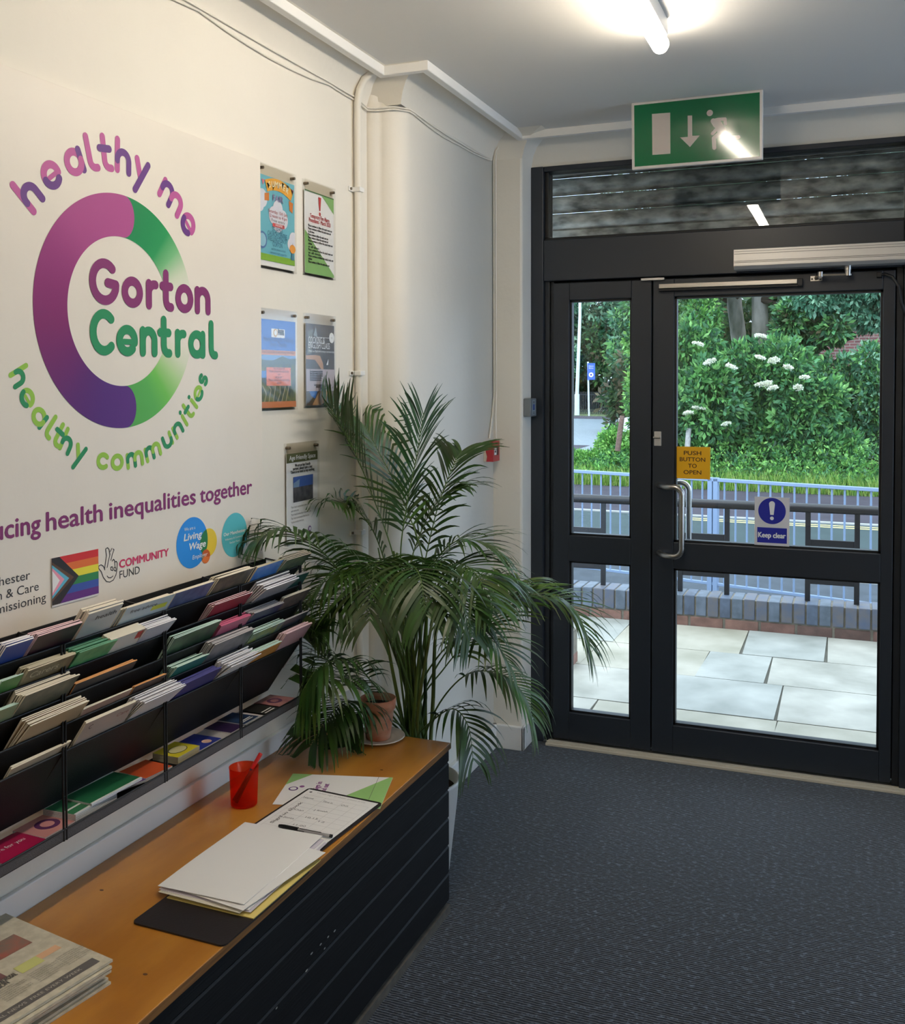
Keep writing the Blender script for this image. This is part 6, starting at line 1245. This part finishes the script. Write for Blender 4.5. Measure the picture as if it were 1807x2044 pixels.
q.build('bars', fc, kind='stuff'); q = MB(); q.box(-20, -7.3, 59.48, 59.55, .82, .88, m_blk); q.box(-20, -7.3, 59.48, 59.55, GZ+.15, GZ+.21, m_blk); q.build('rails', fc)
# white car, mostly hidden by the bush and the meeting stile
def car(x, y, L, label):
    c = empty('car', (x+L/2, y+.85, GZ), label, 'car'); W = 1.7; m_cw = mat('car_white', (226, 230, 234), .2, coat=.8); m_cg = mat('car_glass', (60, 72, 80), .08, spec=.8); z = GZ
    prof_ = [(0, .30), (.02, .62), (.18, .74), (.95, .92), (1.10, .96), (1.72, 1.42), (2.2, 1.50), (3.2, 1.48), (3.85, 1.05), (4.05, .98), (4.1, .35), (3.75, .28), (3.6, .55), (3.3, .62), (3.0, .52), (2.88, .24), (1.25, .24), (1.12, .52), (.85, .62), (.56, .54), (.42, .28)]
    k = L/4.1; F = Frame((x, y, z), (1,0,0), (0,0,1)); F.n = Vector((0,1,0)); q = MB(); q.prism(F, [(u*k, v) for u, v in prof_], 0, W, m_cw); q.build('body', c, bevel=.04)
    q = MB()
    for n_, s in ((-.004, 1), (W+.004, -1)): q.flat(F, [(1.2*k, .98), (1.76*k, 1.38), (2.3*k, 1.43), (2.3*k, .98)][::s], n_, m_cg); q.flat(F, [(2.38*k, .98), (2.38*k, 1.43), (3.1*k, 1.41), (3.6*k, 1.03)][::s], n_, m_cg)
    q.build('side_window', c, kind='stuff'); q = MB(); q.add([F(1.13*k, .99, .15), F(1.70*k, 1.425, .22), F(1.70*k, 1.425, W-.22), F(1.13*k, .99, W-.15)], [(0,1,2,3)], m_cg); 
    for j in range(4): q.v[j] = (q.v[j][0]-.012, q.v[j][1], q.v[j][2]+.012)
    q.build('windscreen', c)
    for u in (.74, 3.35):
        for v in (.02, W-.2): q = MB(); q.tube([F(u*k, .30, v), F(u*k, .30, v+.18)], .30, m_black, 18); q.tube([F(u*k, .30, v-.005), F(u*k, .30, v)], .17, m_silver, 14); q.build('wheel', c)
    q = MB(); q.box(x+1.15*k, x+1.35*k, y-.14, y-.0, z+.98, z+1.1, m_cw); q.build('wing_mirror', c, bevel=.02); q = MB(); q.box(x+.0, x+.16, y+.05, y+.35, z+.60, z+.74, m_silver); q.build('headlamp', c, bevel=.02)
    return c
pcx = at(1234, 810, 1, 33.0).x; car(pcx, 33.0, 4.1, 'white car parked behind the bush, seen past the meeting stile')
# brick house beyond the bushes on the right
m_bw = bpy.data.materials.new('house_brick'); m_bw.use_nodes = True; nt = m_bw.node_tree; b = nt.nodes['Principled BSDF']; b.inputs['Roughness'].default_value = .9
t = nt.nodes.new('ShaderNodeTexCoord'); mp = nt.nodes.new('ShaderNodeMapping'); mp.inputs['Rotation'].default_value = (math.pi/2, 0, 0); br = nt.nodes.new('ShaderNodeTexBrick'); br.inputs['Scale'].default_value = 1
br.inputs['Brick Width'].default_value = .225; br.inputs['Row Height'].default_value = .075; br.inputs['Mortar Size'].default_value = .010; br.inputs['Color1'].default_value = (*lin((158, 100, 98)), 1); br.inputs['Color2'].default_value = (*lin((134, 86, 88)), 1); br.inputs['Mortar'].default_value = (*lin((176, 160, 150)), 1)
nt.links.new(t.outputs['Object'], mp.inputs[0]); nt.links.new(mp.outputs[0], br.inputs['Vector']); nt.links.new(br.outputs['Color'], b.inputs['Base Color'])
hs_ = empty('brick_house', (2.6, 29, GZ), 'red brick house partly hidden behind the leaves at the right', 'house')
q = MB(); q.box(-1.35, 6.5, 27.5, 33, GZ+1.5, 5.2, m_bw); q.build('wall', hs_); q = MB(); q.box(-1.38, 6.53, 27.46, 33, GZ, GZ+1.5, mat('render_pale', (176, 184, 190), .8, var=.2, vscale=3)); q.build('rendered_base', hs_)
q = MB(); q.prism(Frame((0, 27.2, 0), (1,0,0), (0,0,1), (0,1,0)), [(-1.7, 5.1), (6.9, 5.1), (2.6, 7.4)], 0, 6.1, mat('roof_slate', (84, 84, 92), .7)); q.build('roof', hs_)
for x in (2.2, 4.3): q = MB(); q.box(x, x+1.1, 27.42, 27.5, 2.2, 3.6, m_trim); q.box(x+.07, x+.52, 27.41, 27.43, 2.27, 3.53, m_cgl if 'm_cgl' in globals() else mat('house_glass', (70, 84, 96), .1)); q.box(x+.58, x+1.03, 27.41, 27.43, 2.27, 3.53, mat('house_glass', (70, 84, 96), .1)); q.build('window', hs_)
# roller shutter partly lowered outside the transom
sh = empty('roller_shutter', (-.4, 4.62, 2.2), 'galvanised roller shutter slats hanging behind the transom glass', 'roller shutter')
m_galv = mat('galvanised_steel', (226, 228, 220), .45, .1, var=.6, vscale=22, col2=(96, 100, 96), bump=.15, bscale=40, stretch=(.5, 1, 1))
ysh = 4.60; zs = 2.335; pz = .082
for i in range(6):
    z = zs+pz*i; pr = [(0.004, 0)]+[(-.034*math.sin(math.radians(a)), pz*.5-pz*.42*math.cos(math.radians(a))) for a in range(0, 181, 15)]+[(.004, pz*.98), (.008, pz*.98), (.008, 0)]
    q = MB(); q.prism(Frame((-1.6, ysh, z), (0,1,0), (0,0,1), (1,0,0)), pr, 0, 2.5, m_galv); 
    for f in range(2, len(q.f)): q.sm[f] = True
    q.build('slat', sh)
q = MB(); q.box(-1.6, .9, ysh-.012, ysh+.012, zs-.115, zs, m_galv); q.build('bottom_bar', sh, bevel=.004)
q = MB(); q.box(-1.7, 1.0, ysh-.12, ysh+.25, zs+pz*4.4, zs+pz*4.4+.32, m_galv); q.build('shutter_box', sh)
for x in (-1.62, .9): q = MB(); q.box(x-.03, x+.03, ysh-.03, ysh+.03, 0, zs+pz*4.4, m_frame); q.build('guide_rail', sh)
